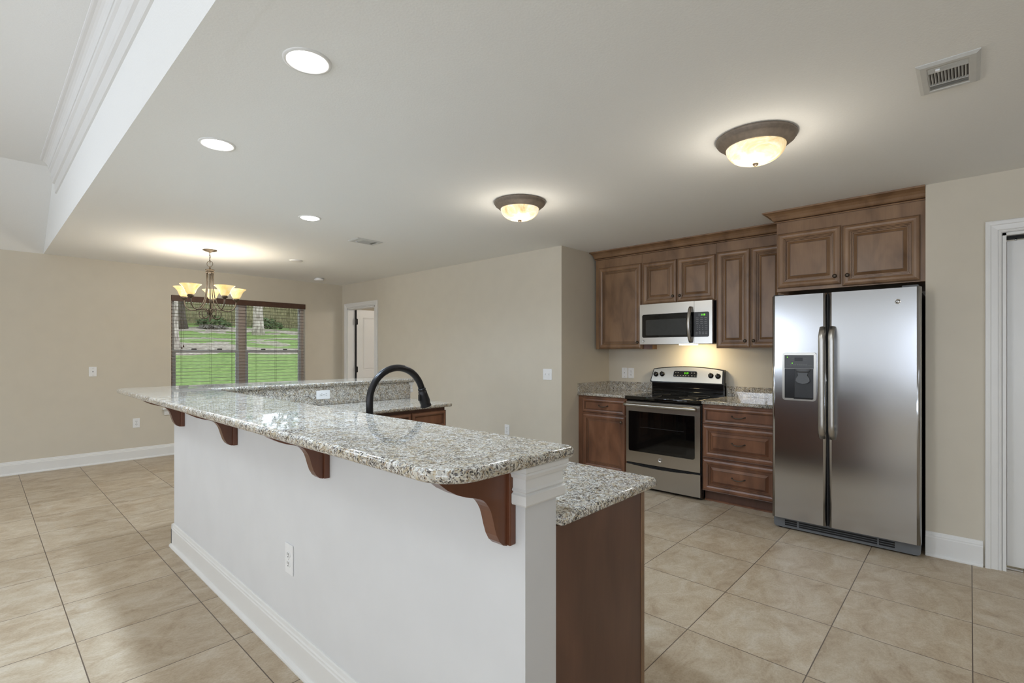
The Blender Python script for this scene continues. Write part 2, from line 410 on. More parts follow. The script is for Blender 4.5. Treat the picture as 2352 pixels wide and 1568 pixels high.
# raised great-room ceiling: flat part, sloped part coming down to the window wall, small hip beside it
s_ = 0.622 / 1.025
yF = YW - (H2 - H) / s_
Q = (0.164, 7.394, 2.594)
P1 = (XB, YW, H)
dv = Vector(Q) - Vector(P1); k = (yF - P1[1]) / dv.y; Q2 = Vector(P1) + dv * min(k, 2.6)
b = B(); box(b, XW - .1, XB, YS - .1, yF, H2, H2 + .1)
struct(mesh('ceiling', b, 'ceiling_paint'), 'raised flat great-room ceiling left of the beam', 'ceiling')
def thick(bm, pts, n, mi=0):
    n = Vector(n); A = [bm.verts.new(p) for p in pts]; D = [bm.verts.new(Vector(p) + n) for p in pts]
    bm.faces.new(A); bm.faces.new(D[::-1])
    for i in range(len(pts)): bm.faces.new((A[i], A[(i + 1) % len(pts)], D[(i + 1) % len(pts)], D[i]))
b = B()
thick(b, [P1, tuple(Q2), (XW, Q2.y, Q2.z), (XW, yF, H2), (XB, yF, H2)], (0, 0.02, 0.08))
struct(mesh('ceiling', b, 'ceiling_paint'), 'sloped white ceiling plane falling to the window wall', 'ceiling')
b = B()
thick(b, [P1, (XW, YW, H), (XW, Q2.y, Q2.z), tuple(Q2)], (0, 0.03, 0.08))
struct(mesh('ceiling', b, 'ceiling_paint'), 'narrow white ceiling facet above the window wall at far left', 'ceiling')

# walls
WX0, WX1, WZ0, WZ1 = 1.721, 3.497, 0.617, 2.083
def wall(name, boxes, label, m='wall_paint'):
    b = B()
    for q in boxes: box(b, *q)
    return struct(mesh(name, b, m), label, 'wall')
wall('wall_back', [(XW - .1, WX0, YW, YW + .14, 0, H), (WX0, WX1, YW, YW + .14, 0, WZ0), (WX0, WX1, YW, YW + .14, WZ1, H), (WX1, XE, YW, YW + .14, 0, H)],
     'tan dining wall with the wide window')
DY0, DY1, DZ = 6.65, 7.47, 2.045
wall('wall_hallway', [(XD, XD + .12, YR, DY0, 0, H), (XD, XD + .12, DY1, YW, 0, H), (XD, XD + .12, DY0, DY1, DZ, H)], 'tan wall with the hallway door')
wall('wall_return', [(XD + .12, XR + .1, YR, YR + .12, 0, H)], 'short tan return wall beside the range cabinets')
wall('wall_range', [(XR, XR + .1, 0.1, YR, 0, H)], 'tan wall behind the range and refrigerator')
EY0, EY1, EZ = -0.93, -0.145, 2.062
wall('wall_right', [(XF, XR, 0.09, 0.218, 0, H), (XF, XF + .12, EY1, 0.09, 0, H), (XF, XF + .12, EY0, EY1, EZ, H), (XF, XF + .12, YS, EY0, 0, H)], 'tan wall right of the refrigerator')
# room behind the hallway door
wall('wall_hall_end', [(XE - .1, XE, YR + .12, YW, 0, H)], 'tan far wall of the room behind the hallway door')
# closet behind the right door
wall('wall_closet', [(XF + .12, XE - .1, YS, YS + .1, 0, H), (XE - .1, XE, YS, 0.1, 0, H)], 'closet wall behind the right door')
# great room walls behind the camera, with window openings
ys = [-3.6, -2.0, -0.4, 4.2]
bx = []; y0 = YS
for y in ys:
    bx.append((XW - .12, XW, y0, y - .75, 0, H2)); bx.append((XW - .12, XW, y - .75, y + .75, 0, 0.5)); bx.append((XW - .12, XW, y - .75, y + .75, 2.4, H2)); y0 = y + .75
bx.append((XW - .12, XW, y0, YW, 0, H2))
wall('wall_left', bx, 'white great-room wall with tall windows', 'ceiling_paint')
bx = []; x0 = XW
for x in (-3.0,):
    bx.append((x0, x - .8, YS - .12, YS, 0, H2)); bx.append((x - .8, x + .8, YS - .12, YS, 0, 0.35)); bx.append((x - .8, x + .8, YS - .12, YS, 2.35, H2)); x0 = x + .8
bx.append((x0, XF + .12, YS - .12, YS, 0, H2))
wall('wall_front', bx, 'tan great-room wall behind the viewer')
for i, y in enumerate(ys):
    b = B()
    for q in ((y - .75, y - .69, .5, 2.4), (y + .69, y + .75, .5, 2.4), (y - .02, y + .02, .5, 2.4), (y - .75, y + .75, .5, .56), (y - .75, y + .75, 2.34, 2.4), (y - .75, y + .75, 1.43, 1.47)):
        box(b, XW - .06, XW + .015, *q)
    struct(mesh('window_%d' % (i + 2), b, 'window_vinyl'), 'tall white great-room window', 'window')

# baseboards: profile in (out, z)
def bb_prof(h=0.145, t=0.015, shoe=True):
    p = [(0, 0), (t + .013, 0), (t + .013, .008), (t + .009, .016), (t, .02)] if shoe else [(0, 0), (t, 0)]
    return p + [(t, h - .035), (t - .003, h - .030), (t - .003, h - .022), (t - .007, h - .017), (t - .009, h - .004), (0.003, h), (0, h)]
def baseboard(name, segs, label, h=0.145):
    b = B()
    for ax, c, sgn, a, e in segs:
        if ax == 'x': prism(b, bb_prof(h), lambda u, v, w, c=c, s=sgn: (w, c + s * u, v), a, e)      # runs along x on the plane y=c
        else: prism(b, bb_prof(h), lambda u, v, w, c=c, s=sgn: (c + s * u, w, v), a, e)
    return struct(mesh(name, b, 'trim_paint'), label, 'baseboard')
baseboard('baseboard_back', [('x', YW, -1, XW, XD)], 'white baseboard along the dining wall')
baseboard('baseboard_hallway', [('y', XD, -1, YR, DY0 - .075)], 'white baseboard below the hallway wall')
baseboard('baseboard_right', [('y', XF, -1, -0.058, 0.218)], 'short white baseboard between refrigerator and right door', 0.157)

# crown on the beam face
b = B()
cp = [(0, 0), (.012, 0), (.014, .006), (.016, .085), (.03, .092), (.034, .104), (.028, .112), (.034, .12), (.04, .19), (.052, .2), (.056, .212), (.05, .22)]
for i in range(7): t = R(90 * i / 6); cp.append((.058 + .05 * (1 - math.cos(t)), .222 + .06 * math.sin(t)))
cp += [(.115, .285), (.115, H2 - 2.822), (0, H2 - 2.822)]
prism(b, cp, lambda u, v, w: (XB - u, w, 2.822 + v), YS, 6.30)
struct(mesh('trim_1', b, 'trim_paint'), 'white crown moulding along the top of the beam face', 'trim')

# ------------------------------------------------------------------ peninsula
HX0, HX1, HY0, HY1 = 0.925, 1.049, 0.811, 4.03
ZB = 1.086
b = B()
prism(b, [(HX0, HY0), (HX1, HY0), (HX1, HY1 - .122), (2.80, HY1 - .122), (2.80, HY1), (HX0, HY1)], lambda u, v, w: (u, v, w), 0, 1.054)
struct(mesh('wall_bar', b, 'bar_paint'), 'white painted L-shaped half wall carrying the raised bar', 'wall')
baseboard('baseboard_bar', [('y', HX0, -1, HY0, HY1 + .015), ('x', HY1, 1, HX0 - .015, 2.80)], 'white baseboard along the foot of the bar half wall', 0.155)
cap = [(0, 0), (.016, 0), (.018, .004), (.018, .026), (.012, .030), (.017, .036), (.013, .042), (.013, .066), (.018, .068), (.022, .078), (.02, .083), (.024, .086), (.024, .098), (0, .098)]
def cap_trim(name, ring, z, label):
    """moulding swept round a path of (x, y, outward dir)"""
    b = B(); rows = []
    for (x, y), (dx, dy) in ring: rows.append([b.verts.new((x + dx * u, y + dy * u, z + v)) for u, v in cap])
    for p, q in zip(rows, rows[1:]):
        for i in range(len(cap)): b.faces.new((p[i], p[(i + 1) % len(cap)], q[(i + 1) % len(cap)], q[i]))
    b.faces.new(rows[0]); b.faces.new(rows[-1][::-1])
    return struct(mesh(name, b, 'trim_paint'), label, 'trim')
cap_trim('trim_2', [((HX0, HY0 + .03), (-1, 0)), ((HX0, HY0), (-1, -1)), ((HX1, HY0), (1, -1)), ((HX1, HY0 + .035), (1, 0))], .955, 'white moulding capping the near end of the bar half wall')
cap_trim('trim_3', [((2.77, HY1 - .122), (0, -1)), ((2.80, HY1 - .122), (1, -1)), ((2.80, HY1), (1, 1)), ((2.77, HY1), (0, 1))], .955, 'white moulding capping the far end of the bar half wall')

def arc(cx, cy, r, a0, a1, n=8): return [(cx + r * math.cos(R(a0 + (a1 - a0) * i / n)), cy + r * math.sin(R(a0 + (a1 - a0) * i / n))) for i in range(n + 1)]
BX0, BX1, BY0, BY1, BIY = 0.642, 1.09, 0.772, 4.325, 3.862
pts = arc(BX0 + .1, BY0 + .1, .1, 180, 270) + arc(BX1 - .02, BY0 + .02, .02, 270, 360, 4) + [(BX1, BIY)] + arc(2.83 - .02, BIY + .02, .02, 270, 360, 4) + arc(2.83 - .05, BY1 - .05, .05, 0, 90, 5) + arc(BX0 + .1, BY1 - .1, .1, 90, 180)
b = B(); slab(b, pts, ZB - .031, ZB, .0125)
tag(mesh('bar_countertop', b, 'granite', org=(HX0, HY0, ZB - .031)), 'raised L-shaped speckled granite bar top on the white half wall', 'countertop')
LZ = 0.902
pts = [(HX1 + .001, .788)] + arc(1.602 - .03, .788 + .03, .03, 270, 360, 4) + [(1.602, 3.247)] + arc(2.767 - .02, 3.247 + .02, .02, 270, 360, 4) + [(2.767, 3.887), (HX1 + .02, 3.887), (HX1 + .001, 3.887)]
b = B(); slab(b, pts, LZ - .03, LZ, .01)
tag(mesh('lower_countertop', b, 'granite', org=(HX1, .79, LZ - .03)), 'lower granite worktop on the peninsula cabinets behind the raised bar', 'countertop')
b = B(); box(b, HX1 + .001, 2.787, 3.888, 3.907, LZ, 1.054, bev=.001, seg=1)
tag(mesh('bar_backsplash', b, 'granite'), 'upright granite splash strip under the far leg of the raised bar', 'backsplash')

# wood brackets under the bar
def bracket():
    t = thing('bar_bracket', '', 'bracket', (HX0, .872, .85), 0, 'wood brackets under the bar overhang')
    b = B()
    # back plate against the wall
    box(b, -.022, 0, -.03, .03, 0, .2035, bev=.003)
    mesh('back_plate', b, 'bracket_wood', t, local=True)
    b = B()
    pr = [(-.022, .2035), (-.245, .2035), (-.240, .197), (-.215, .177), (-.185, .160), (-.160, .150), (-.145, .1455), (-.130, .1415), (-.116, .136), (-.105, .131), (-.095, .122),
          (-.086, .110), (-.079, .098), (-.073, .080), (-.067, .058), (-.059, .034), (-.048, .015), (-.036, .004), (-.024, 0), (-.022, 0)]
    prism(b, pr, lambda u, v, w: (u, w, v), -.02, .02)
    mesh('scroll_arm', b, 'bracket_wood', t, local=True)
    return t
br0 = bracket()
br0['label'] = 'brown wood scroll bracket under the near rounded corner of the bar'
for y, lb in ((1.842, 'brown wood scroll bracket under the bar directly above the half-wall outlet'),
              (2.835, 'brown wood scroll bracket second from the far end of the half wall'),
              (3.80, 'brown wood scroll bracket at the far left corner of the half wall')):
    dup(br0, (HX0, y, .85), None, lb)

# cabinet door builder: frame F maps (a along width, b up, d outward) to the world
def F_negx(x, y0, z0): return lambda a, bb, d: (x - d, y0 + a, z0 + bb)
def F_negy(x0, y, z0): return lambda a, bb, d: (x0 + a, y - d, z0 + bb)
def F_posx(x, y0, z0): return lambda a, bb, d: (x + d, y0 + a, z0 + bb)
RAISED = [(0, 0, 0), (0, .013, 0), (.004, .018, 0), (.006, .0172, 1), (.0085, .0185, 0), (.020, .0225, 0), (.034, .0215, 0), (.046, .016, 0), (.048, .011, 1), (.0535, .0115, 0), (.0555, .007, 1), (.0625, .0075, 0), (.065, .002, 1), (.070, .002, 0), (.090, .0165, 0), (.0925, .0165, 1), (.093, .0150, 0)]
FLAT = RAISED[:12] + [(.065, .004, 1), (.072, .005, 0), (.074, .003, 1), (.076, .003, 0)]
SLIM = [(0, 0, 0), (0, .013, 0), (.004, .018, 0), (.006, .0172, 1), (.0085, .0185, 0), (.018, .022, 0), (.028, .018, 0), (.030, .011, 1), (.034, .0105, 0), (.036, .006, 1), (.038, .008, 0)]
def panel(bm, F, w, h, loops):
    rows = []
    for ins, d, g in loops:
        rows.append(([bm.verts.new(F(*p, d)) for p in ((ins, ins), (w - ins, ins), (w - ins, h - ins), (ins, h - ins))], g))
    bm.faces.new(rows[0][0])
    for (p, _), (q, g) in zip(rows, rows[1:]):
        for i in range(4):
            f = bm.faces.new((p[i], p[(i + 1) % 4], q[(i + 1) % 4], q[i])); f.material_index = g
    bm.faces.new(rows[-1][0])
def knob(p, d, parent, name='knob'):
    b = B()
    lathe(b, [(0, .026), (.007, .0255), (.0125, .0215), (.015, .0165), (.013, .012), (.007, .008), (.006, .003), (.009, .0), (0, 0)], 16, along(Vector(p), d))
    return mesh(name, b, 'bronze_knob', parent)
def pull(F, a, bb, parent, w=.105):
    b = B(); p = []
    for i in range(13):
        s = i / 12 * 2 - 1; p.append(F(a + s * w / 2, bb - .012 * (1 - s * s), .004 + .022 * (1 - s ** 4)))
    tube(b, p, [.0055 - .0012 * abs(i / 6 - 1) for i in range(13)], 8)
    for s in (-1, 1): lathe(b, [(0, 0), (.008, 0), (.007, .005), (0, .006)], 10, along(Vector(F(a + s * w / 2, bb, 0)), Vector(F(0, 0, 1)) - Vector(F(0, 0, 0))))
    return mesh('pull_handle', b, 'bronze_knob', parent)
def cab_door(t, y0, y1, z0, z1, x, loops, kn=None, name='door', wood='maple'):
    b = B(); panel(b, F_negx(x + .0195, y0, z0), y1 - y0, z1 - z0, loops)
    d = mesh(name, b, [wood, 'maple_glaze'], t)
    if kn: knob((x, kn[0], kn[1]), (-1, 0, 0), d)
    return d
def drawer(t, y0, y1, z0, z1, x, loops):
    F = F_negx(x + .0195, y0, z0); b = B(); panel(b, F, y1 - y0, z1 - z0, loops)
    d = mesh('drawer_front', b, ['maple_base', 'maple_glaze'], t)
    F2 = F_negx(x + (.007 if loops is not SLIM else .009), y0, z0)
    pull(F2, (y1 - y0) / 2, (z1 - z0) / 2 + .006, d)
    return d

# peninsula cabinets
t = thing('peninsula_cabinet', 'brown wood base cabinet with plain end panel at the near end of the peninsula', 'cabinet', (1.3, 2.0, 0))
b = B(); box(b, HX1 + .001, 1.53, .825, 3.26, .1, LZ - .031); box(b, HX1 + .001, 1.46, .83, 3.26, 0, .1)
mesh('body', b, 'maple_panel', t)
b = B(); box(b, HX1 + .001, 1.515, .811, .825, 0, LZ - .031, bev=.001, seg=1)
mesh('end_panel', b, 'maple_panel', t)
b = B(); box(b, 1.513, 1.533, .808, .85, .1, LZ - .031, bev=.002)
mesh('face_frame', b, 'maple', t)
for i, (y0, y1) in enumerate(((.822, 1.2), (1.205, 1.6), (1.605, 2.4), (2.405, 3.2))):
    b = B(); panel(b, F_posx(1.530, y0, .70), y1 - y0, .145, SLIM); mesh('drawer_front', b, ['maple_base', 'maple_glaze'], t)
    b = B(); panel(b, F_posx(1.530, y0, .115), y1 - y0, .565, RAISED); mesh('door', b, ['maple_base', 'maple_glaze'], t)
t = thing('far_peninsula_cabinet', 'brown wood cabinet under the far leg of the lower granite worktop', 'cabinet', (2.2, 3.6, 0))
b = B(); box(b, 1.54, 2.708, 3.29, 3.885, .1, LZ - .031); box(b, 1.54, 2.70, 3.36, 3.885, 0, .1)
mesh('body', b, 'maple_panel', t)
for x0, x1 in ((1.60, 1.975), (1.98, 2.355), (2.365, 2.712)):
    b = B(); panel(b, F_negy(x0, 3.29, .70), x1 - x0, .145, SLIM); d = mesh('drawer_front', b, ['maple_base', 'maple_glaze'], t)
    b = B(); panel(b, F_negy(x0, 3.29, .115), x1 - x0, .565, RAISED); d = mesh('door', b, ['maple_base', 'maple_glaze'], t)

# ------------------------------------------------------------------ faucet
fx, fy = 1.2, 1.983
t = thing('kitchen_faucet', 'black gooseneck kitchen faucet rising behind the bar', 'faucet', (fx, fy, LZ))
b = B(); lathe(b, [(0, 0), (.032, 0), (.032, .006), (.027, .012), (.024, .05), (.027, .055), (.027, .062), (.02, .07), (.0165, .08)], 24, Matrix.Translation((fx, fy, LZ)))
mesh('base', b, 'bronze_dark', t)
b = B(); p = [(fx, fy, LZ + .07), (fx, fy, LZ + .15)]
rc, zc = .147, 1.114
for i in range(25): a = R(180 - 165 * i / 24); p.append((fx + rc + rc * math.cos(a), fy, zc + rc * math.sin(a)))
tube(b, p, .0160, 16)
mesh('spout', b, 'bronze_dark', t)
e = Vector(p[-1]); d = Vector((.30, 0, -1)).normalized()
b = B(); lathe(b, [(0, -.006), (.0185, -.006), (.0195, -.001), (.0195, .003), (.0175, .006), (.0205, .010), (.0225, .030), (.0255, .05), (.0265, .062), (.0245, .074), (.0265, .084), (.028, .088), (.026, .090), (0, .088)], 24, along(e, d))
h = mesh('spray_head', b, 'bronze_dark', t)
b = B(); q = e + d * .036 + Vector((-.024, 0, -.006)); box(b, q.x - .004, q.x + .005, q.y - .007, q.y + .007, q.z - .016, q.z + .016, bev=.002)
mesh('spray_button', b, 'black_plastic', h)
b = B(); tube(b, [(fx, fy - .02, LZ + .045), (fx, fy - .06, LZ + .055), (fx, fy - .1, LZ + .085)], [.008, .007, .006], 10)
mesh('lever', b, 'bronze_dark', t)

# ------------------------------------------------------------------ wall run: base cabinets, tops, uppers
XC = 4.402   # worktop front
XK = 4.405   # door front plane
def base_run(t, y0, y1):
    b = B(); box(b, XK + .0195, XR - .001, y0, y1, .1, LZ - .031); mesh('body', b, 'maple_base', t)
    b = B(); box(b, 4.49, XR - .02, y0, y1, 0, .1); mesh('toe_kick', b, 'maple_panel', t)
    b = B(); prism(b, [(0, 0), (.012, 0), (.011, .008), (.006, .013), (0, .015)], lambda u, v, w: (4.49 - u, w, v), y0, y1); mesh('shoe_moulding', b, 'maple_base', t)
t = thing('base_cabinet', 'brown base cabinet with one drawer over one door, left of the range', 'cabinet', (4.72, 2.82, 0))
base_run(t, 2.527, YR - .001)
drawer(t, 2.54, 3.054, .701, .846, XK, SLIM)
cab_door(t, 2.54, 3.05, .112, .684, XK, FLAT, (2.576, .628), wood='maple_base')
t = thing('drawer_cabinet', 'brown three-drawer base cabinet between range and refrigerator', 'cabinet', (4.72, 1.45, 0))
base_run(t, 1.135, 1.765)
for z0, z1, lp in ((.700, .848, SLIM), (.399, .686, RAISED), (.104, .386, RAISED)): drawer(t, 1.148, 1.757, z0, z1, XK, lp)
b = B(); slab(b, [(XC, 2.527), (XR - .001, 2.527), (XR - .001, YR - .001), (XC, YR - .001)], LZ - .03, LZ, .006)
t = thing('worktop', 'short granite worktop with corner splash left of the range', 'countertop', (4.72, 2.82, LZ - .03), 0, 'granite worktops beside the range')
mesh('top', b, 'granite', t)
b = B(); box(b, XR - .021, XR - .001, 2.531, YR - .001, LZ, 1.0, bev=.001, seg=1); box(b, XC + .004, XR - .022, YR - .021, YR - .001, LZ, 1.0, bev=.001, seg=1)
mesh('backsplash', b, 'granite', t)
b = B(); slab(b, [(XC, 1.125), (XR - .001, 1.125), (XR - .001, 1.768), (XC, 1.768)], LZ - .03, LZ, .006)
t = thing('worktop', 'short granite worktop with straight splash right of the range', 'countertop', (4.72, 1.45, LZ - .03), 0, 'granite worktops beside the range')
mesh('top', b, 'granite', t)
b = B(); box(b, XR - .021, XR - .001, 1.125, 1.760, LZ, 1.0, bev=.001, seg=1)
mesh('backsplash', b, 'granite', t)

XU = 4.69
def upper(label, y0, y1, z0, z1=2.356, x=XU):
    t = thing('wall_cabinet', label, 'cabinet', ((x + XR) / 2, (y0 + y1) / 2, z0), 0, 'brown wall cabinets')
    b = B(); box(b, x + .0195, XR - .001, y0, y1, z0, z1, bev=.001, seg=1); mesh('body', b, 'maple', t); return t
t = upper('tall single-door wall cabinet at the left end above the worktop', 2.5105, 3.077, 1.368)
cab_door(t, 2.517, 3.029, 1.374, 2.262, XU, FLAT, (2.549, 1.437))
t = upper('short two-door wall cabinet directly above the microwave', 1.7485, 2.5095, 1.823)
cab_door(t, 2.133, 2.497, 1.826, 2.255, XU, RAISED, (2.162, 1.891)); cab_door(t, 1.756, 2.124, 1.826, 2.255, XU, RAISED, (2.092, 1.890))
t = upper('narrow two-door wall cabinet between microwave and refrigerator', 1.1435, 1.7475, 1.372)
cab_door(t, 1.449, 1.741, 1.376, 2.265, XU, RAISED, (1.484, 1.436)); cab_door(t, 1.150, 1.440, 1.376, 2.265, XU, RAISED, (1.411, 1.436))
crown = [(u * 1.9, v) for u, v in [(0, 0), (.006, 0), (.008, .008), (.004, .014), (.010, .016), (.014, .024), (.018, .040), (.026, .056), (.036, .067), (.044, .072), (.046, .082), (0, .082)]]
def crown_run(ring, z):
    b = B(); rows = []
    for (x, y), (dx, dy) in ring: rows.append([b.verts.new((x + dx * u, y + dy * u, z + v)) for u, v in crown])
    for p, q in zip(rows, rows[1:]):
        for i in range(len(crown)):
            f = b.faces.new((p[i], p[(i + 1) % len(crown)], q[(i + 1) % len(crown)], q[i])); f.material_index = 1 if i in (2, 0) else 0
    b.faces.new(rows[0]); b.faces.new(rows[-1][::-1]); return b
b = crown_run([((XU + .0195, 1.145), (-1, 0)), ((XU + .0195, 3.077), (-1, .38)), ((XR - .003, 3.077), (0, .38))], 2.357)
tag(mesh('cabinet_crown', b, ['maple', 'maple_glaze']), 'long brown crown moulding along the top of the wall cabinets', 'moulding')
# refrigerator cabinet
XG = 4.31
t = thing('refrigerator_cabinet', 'deep two-door brown cabinet above the refrigerator', 'cabinet', (4.7, .68, 1.815))
b = B(); box(b, XG + .0195, XR - .001, .2195, 1.132, 1.812, 2.36, bev=.001, seg=1); mesh('body', b, 'maple', t)
cab_door(t, .700, 1.124, 1.838, 2.268, XG, RAISED, (.735, 1.897)); cab_door(t, .248, .690, 1.820, 2.262, XG, RAISED, (.657, 1.895))
b = crown_run([((XG + .0195, .2195), (-1, 0)), ((XG + .0195, 1.132), (-1, 1)), ((XR - .003, 1.132), (0, 1))], 2.357)
mesh('crown', b, ['maple', 'maple_glaze'], t)
b = B(); box(b, XG + .3, XR - .002, 1.120, 1.132, 1.372, 1.811); mesh('side_panel', b, 'maple', t)

# ------------------------------------------------------------------ seven-segment digits on a plane facing -x
SEG = {'0': 'abcdef', '1': 'bc', '2': 'abged', '3': 'abgcd', '5': 'afgcd', '7': 'abc', '8': 'abcdefg'}
def digits(bm, s, x, yc, zc, h, gap=.35):
    w = h * .5; n = len(s); step = w * (1 + gap); tk = h * .13
    for i, ch in enumerate(s):
        y = yc + (n - 1) * step / 2 - i * step      # text reads towards -y
        if ch == ':':
            for dz in (-.2, .2): box(bm, x - .0006, x, y - tk / 2, y + tk / 2, zc + dz * h - tk / 2, zc + dz * h + tk / 2)
            continue
        R_ = {'a': (-w / 2, w / 2, h / 2 - tk, h / 2), 'g': (-w / 2, w / 2, -tk / 2, tk / 2), 'd': (-w / 2, w / 2, -h / 2, -h / 2 + tk),
              'f': (w / 2 - tk, w / 2, 0, h / 2), 'b': (-w / 2, -w / 2 + tk, 0, h / 2), 'e': (w / 2 - tk, w / 2, -h / 2, 0), 'c': (-w / 2, -w / 2 + tk, -h / 2, 0)}
        for k_ in SEG[ch]: q = R_[k_]; box(bm, x - .0006, x, y + q[0], y + q[1], zc + q[2], zc + q[3])
def badge(p, r, parent, tilt=(-1, 0, 0)):
    """round badge with a ring and a looped script monogram"""
    M_ = along(Vector(p), tilt)
    b = B(); lathe(b, [(0, 0), (r, 0), (r, .002), (r * .86, .003), (r * .82, .0018), (0, .0018)], 28, M_)
    o = mesh('badge', b, 'chrome', parent)
    b = B()
    for s in (-1, 1):
        pts = [M_ @ Vector((s * r * .26 + r * .3 * math.cos(2 * PI * k / 16), r * .42 * math.sin(2 * PI * k / 16) * (1 if s > 0 else 1), .0024)) for k in range(16)]
        tube(b, pts[2:15] if s > 0 else pts[:14], r * .05, 5)
    tube(b, [M_ @ Vector((r * x, r * y, .0024)) for x, y in ((-.6, .0), (-.2, -.1), (.1, .05), (.55, -.02))], r * .05, 5)
    mesh('monogram', b, 'graphite_plastic', o)
    return o

# ------------------------------------------------------------------ range
XO = 4.39
RY0, RY1 = 1.772, 2.522
t = thing('electric_range', 'stainless steel electric range with black glass cooktop', 'range', (4.7, 2.147, 0))
b = B(); box(b, XO + .035, XR - .03, RY0, RY1, .012, .865, bev=.004); box(b, XO + .08, XR - .06, RY0 + .02, RY1 - .02, 0, .02); mesh('body', b, 'black_enamel', t)
b = B(); slab(b, [(XO - .002, RY0 - .003), (XR - .07, RY0 - .003), (XR - .07, RY1 + .003), (XO - .002, RY1 + .003)], .866, .904, .008)
ck = mesh('cooktop', b, 'black_glass', t)
for cx, cy, rr in ((4.56, 2.33, .1), (4.56, 1.95, .085), (4.8, 2.33, .08), (4.8, 1.95, .1)):
    b = B(); tube(b, [(cx + rr * math.cos(2 * PI * k / 40), cy + rr * math.sin(2 * PI * k / 40), .9042) for k in range(40)], .0012, 4, closed=True); mesh('burner_ring', b, 'charcoal_plastic', ck)
# oven door
def bowed(bm, y0, y1, z0, z1, x, th, bow=.006, n=12, mi=0):
    pts = []
    for i in range(n + 1):
        s = i / n; pts.append((x - bow * (1 - (2 * s - 1) ** 2), y0 + (y1 - y0) * s))
    pts = pts + [(x + th, y1), (x + th, y0)]
    prism(bm, pts, lambda u, v, w: (u, v, w), z0, z1, mi)
b = B(); bowed(b, RY0 + .004, RY1 - .004, .253, .85, XO + .006, .028)
od = mesh('oven_door', b, 'stainless', t, uv=True)
b = B(); prism(b, rrect(1.823, 2.486, .365, .758, [.018, .018, .006, .006]), lambda u, v, w: (w, u, v), XO - .0022, XO + .004)
gl = mesh('oven_window', b, 'black_glass', t)
b = B(); prism(b, rrect(1.901, 2.403, .393, .686, .012), lambda u, v, w: (w, u, v), XO - .0030, XO - .0021)
mesh('inner_window', b, 'oven_glass', gl)
b = B(); tube(b, [(XO - .0034, 1.92, .607), (XO - .0034, 2.36, .607)], .0008, 4); mesh('oven_rack', b, 'graphite_plastic', gl)
b = B(); p = []
for i in range(21):
    s = i / 20; p.append((XO - .052 - .008 * (1 - (2 * s - 1) ** 2), 1.786 + .722 * s, .822))
tube(b, p, .0165, 14); 
for y in (1.812, 2.482): box(b, XO - .05, XO + .002, y - .012, y + .012, .812, .832, bev=.003)
mesh('handle', b, 'stainless', od, uv=True)
badge((XO - .001, 2.154, .312), .02, t)
b = B(); box(b, XO + .02, XO + .036, RY0 + .004, RY1 - .004, .228, .256); mesh('door_gap', b, 'black_gap', t)
b = B(); bowed(b, RY0 + .002, RY1 - .002, .03, .232, XO + .006, .03)
dr = mesh('storage_drawer', b, 'stainless', t, uv=True)
b = B(); pr = [(2.45 - .6 * i / 16, .232 + .0) for i in range(17)]
prism(b, [(y, .232) for y, _ in pr[::-1]] + [(2.45 - .6 * i / 16, .232 + .012 * math.sin(PI * i / 16) * -1) for i in range(1, 16)], lambda u, v, w: (w, u, v), XO - .0045, XO + .002)
mesh('finger_recess', b, 'black_gap', dr)
# back guard
b = B(); box(b, XR - .085, XR - .005, RY0 - .002, RY1 + .004, .895, 1.03, bev=.004); 
for z in (.925, .965): tube(b, [(XR - .086, RY0, z), (XR - .086, RY1, z)], .004, 8)
bgd = mesh('back_guard', b, 'black_enamel', t)
top = [(RY0 - .008, 1.015), (RY1 + .010, 1.015), (RY1 + .018, 1.025), (RY1 - .006, 1.158)] + [(RY1 - .006 - (RY1 - RY0 - .012) * i / 14, 1.160 + .028 * (1 - (2 * i / 14 - 1) ** 2)) for i in range(1, 14)] + [(RY0 + .002, 1.158)]
b = B(); prism(b, top, lambda u, v, w: (w + (v - 1.02) * .28, u, v), XR - .10, XR - .05); mesh('guard_frame', b, 'black_enamel', t)
ins = [(RY0 + .008, 1.026), (RY1 - .002, 1.026), (RY1 + .006, 1.034), (RY1 - .014, 1.150)] + [(RY1 - .014 - (RY1 - RY0 - .03) * i / 14, 1.152 + .028 * (1 - (2 * i / 14 - 1) ** 2)) for i in range(1, 14)] + [(RY0 + .014, 1.150)]
b = B(); prism(b, ins, lambda u, v, w: (w + (v - 1.02) * .28, u, v), XR - .104, XR - .098)
cp_ = mesh('control_panel', b, 'stainless', t, uv=True)
tl = Vector((-1, 0, .28)).normalized()
def onguard(y, z, d=0): return Vector((XR - .104 + (z - 1.02) * .28, y, z)) + tl * d
b = B(); prism(b, rrect(2.03, 2.288, 1.074, 1.141, [.008, .008, .02, .02]), lambda u, v, w: tuple(onguard(u, v, w)), -.001, .0035); mesh('display_surround', b, 'chrome', cp_)
b = B(); prism(b, rrect(2.036, 2.282, 1.079, 1.137, [.006, .006, .016, .016]), lambda u, v, w: tuple(onguard(u, v, w)), .003, .0045); dp = mesh('display', b, 'black_glass', t)
b = B(); digits(b, '3:37', 0, 2.145, 0, .016)
for v in b.verts: v.co = onguard(v.co.y, 1.117 + v.co.z, .0048)
mesh('clock_digits', b, 'green_led', dp)
b = B()
for y in (2.265, 2.235, 2.205, 2.175, 2.15, 2.12, 2.085, 2.055):
    q = onguard(y, 1.092, .0047); box(b, q.x - .0004, q.x + .0003, y - .006, y + .006, q.z - .002, q.z + .002)
for y in (2.26, 2.232, 2.09, 2.062):
    q = onguard(y, 1.12, .0047); box(b, q.x - .0004, q.x + .0003, y - .007, y + .007, q.z - .002, q.z + .002)
mesh('key_lettering', b, 'legend', dp)
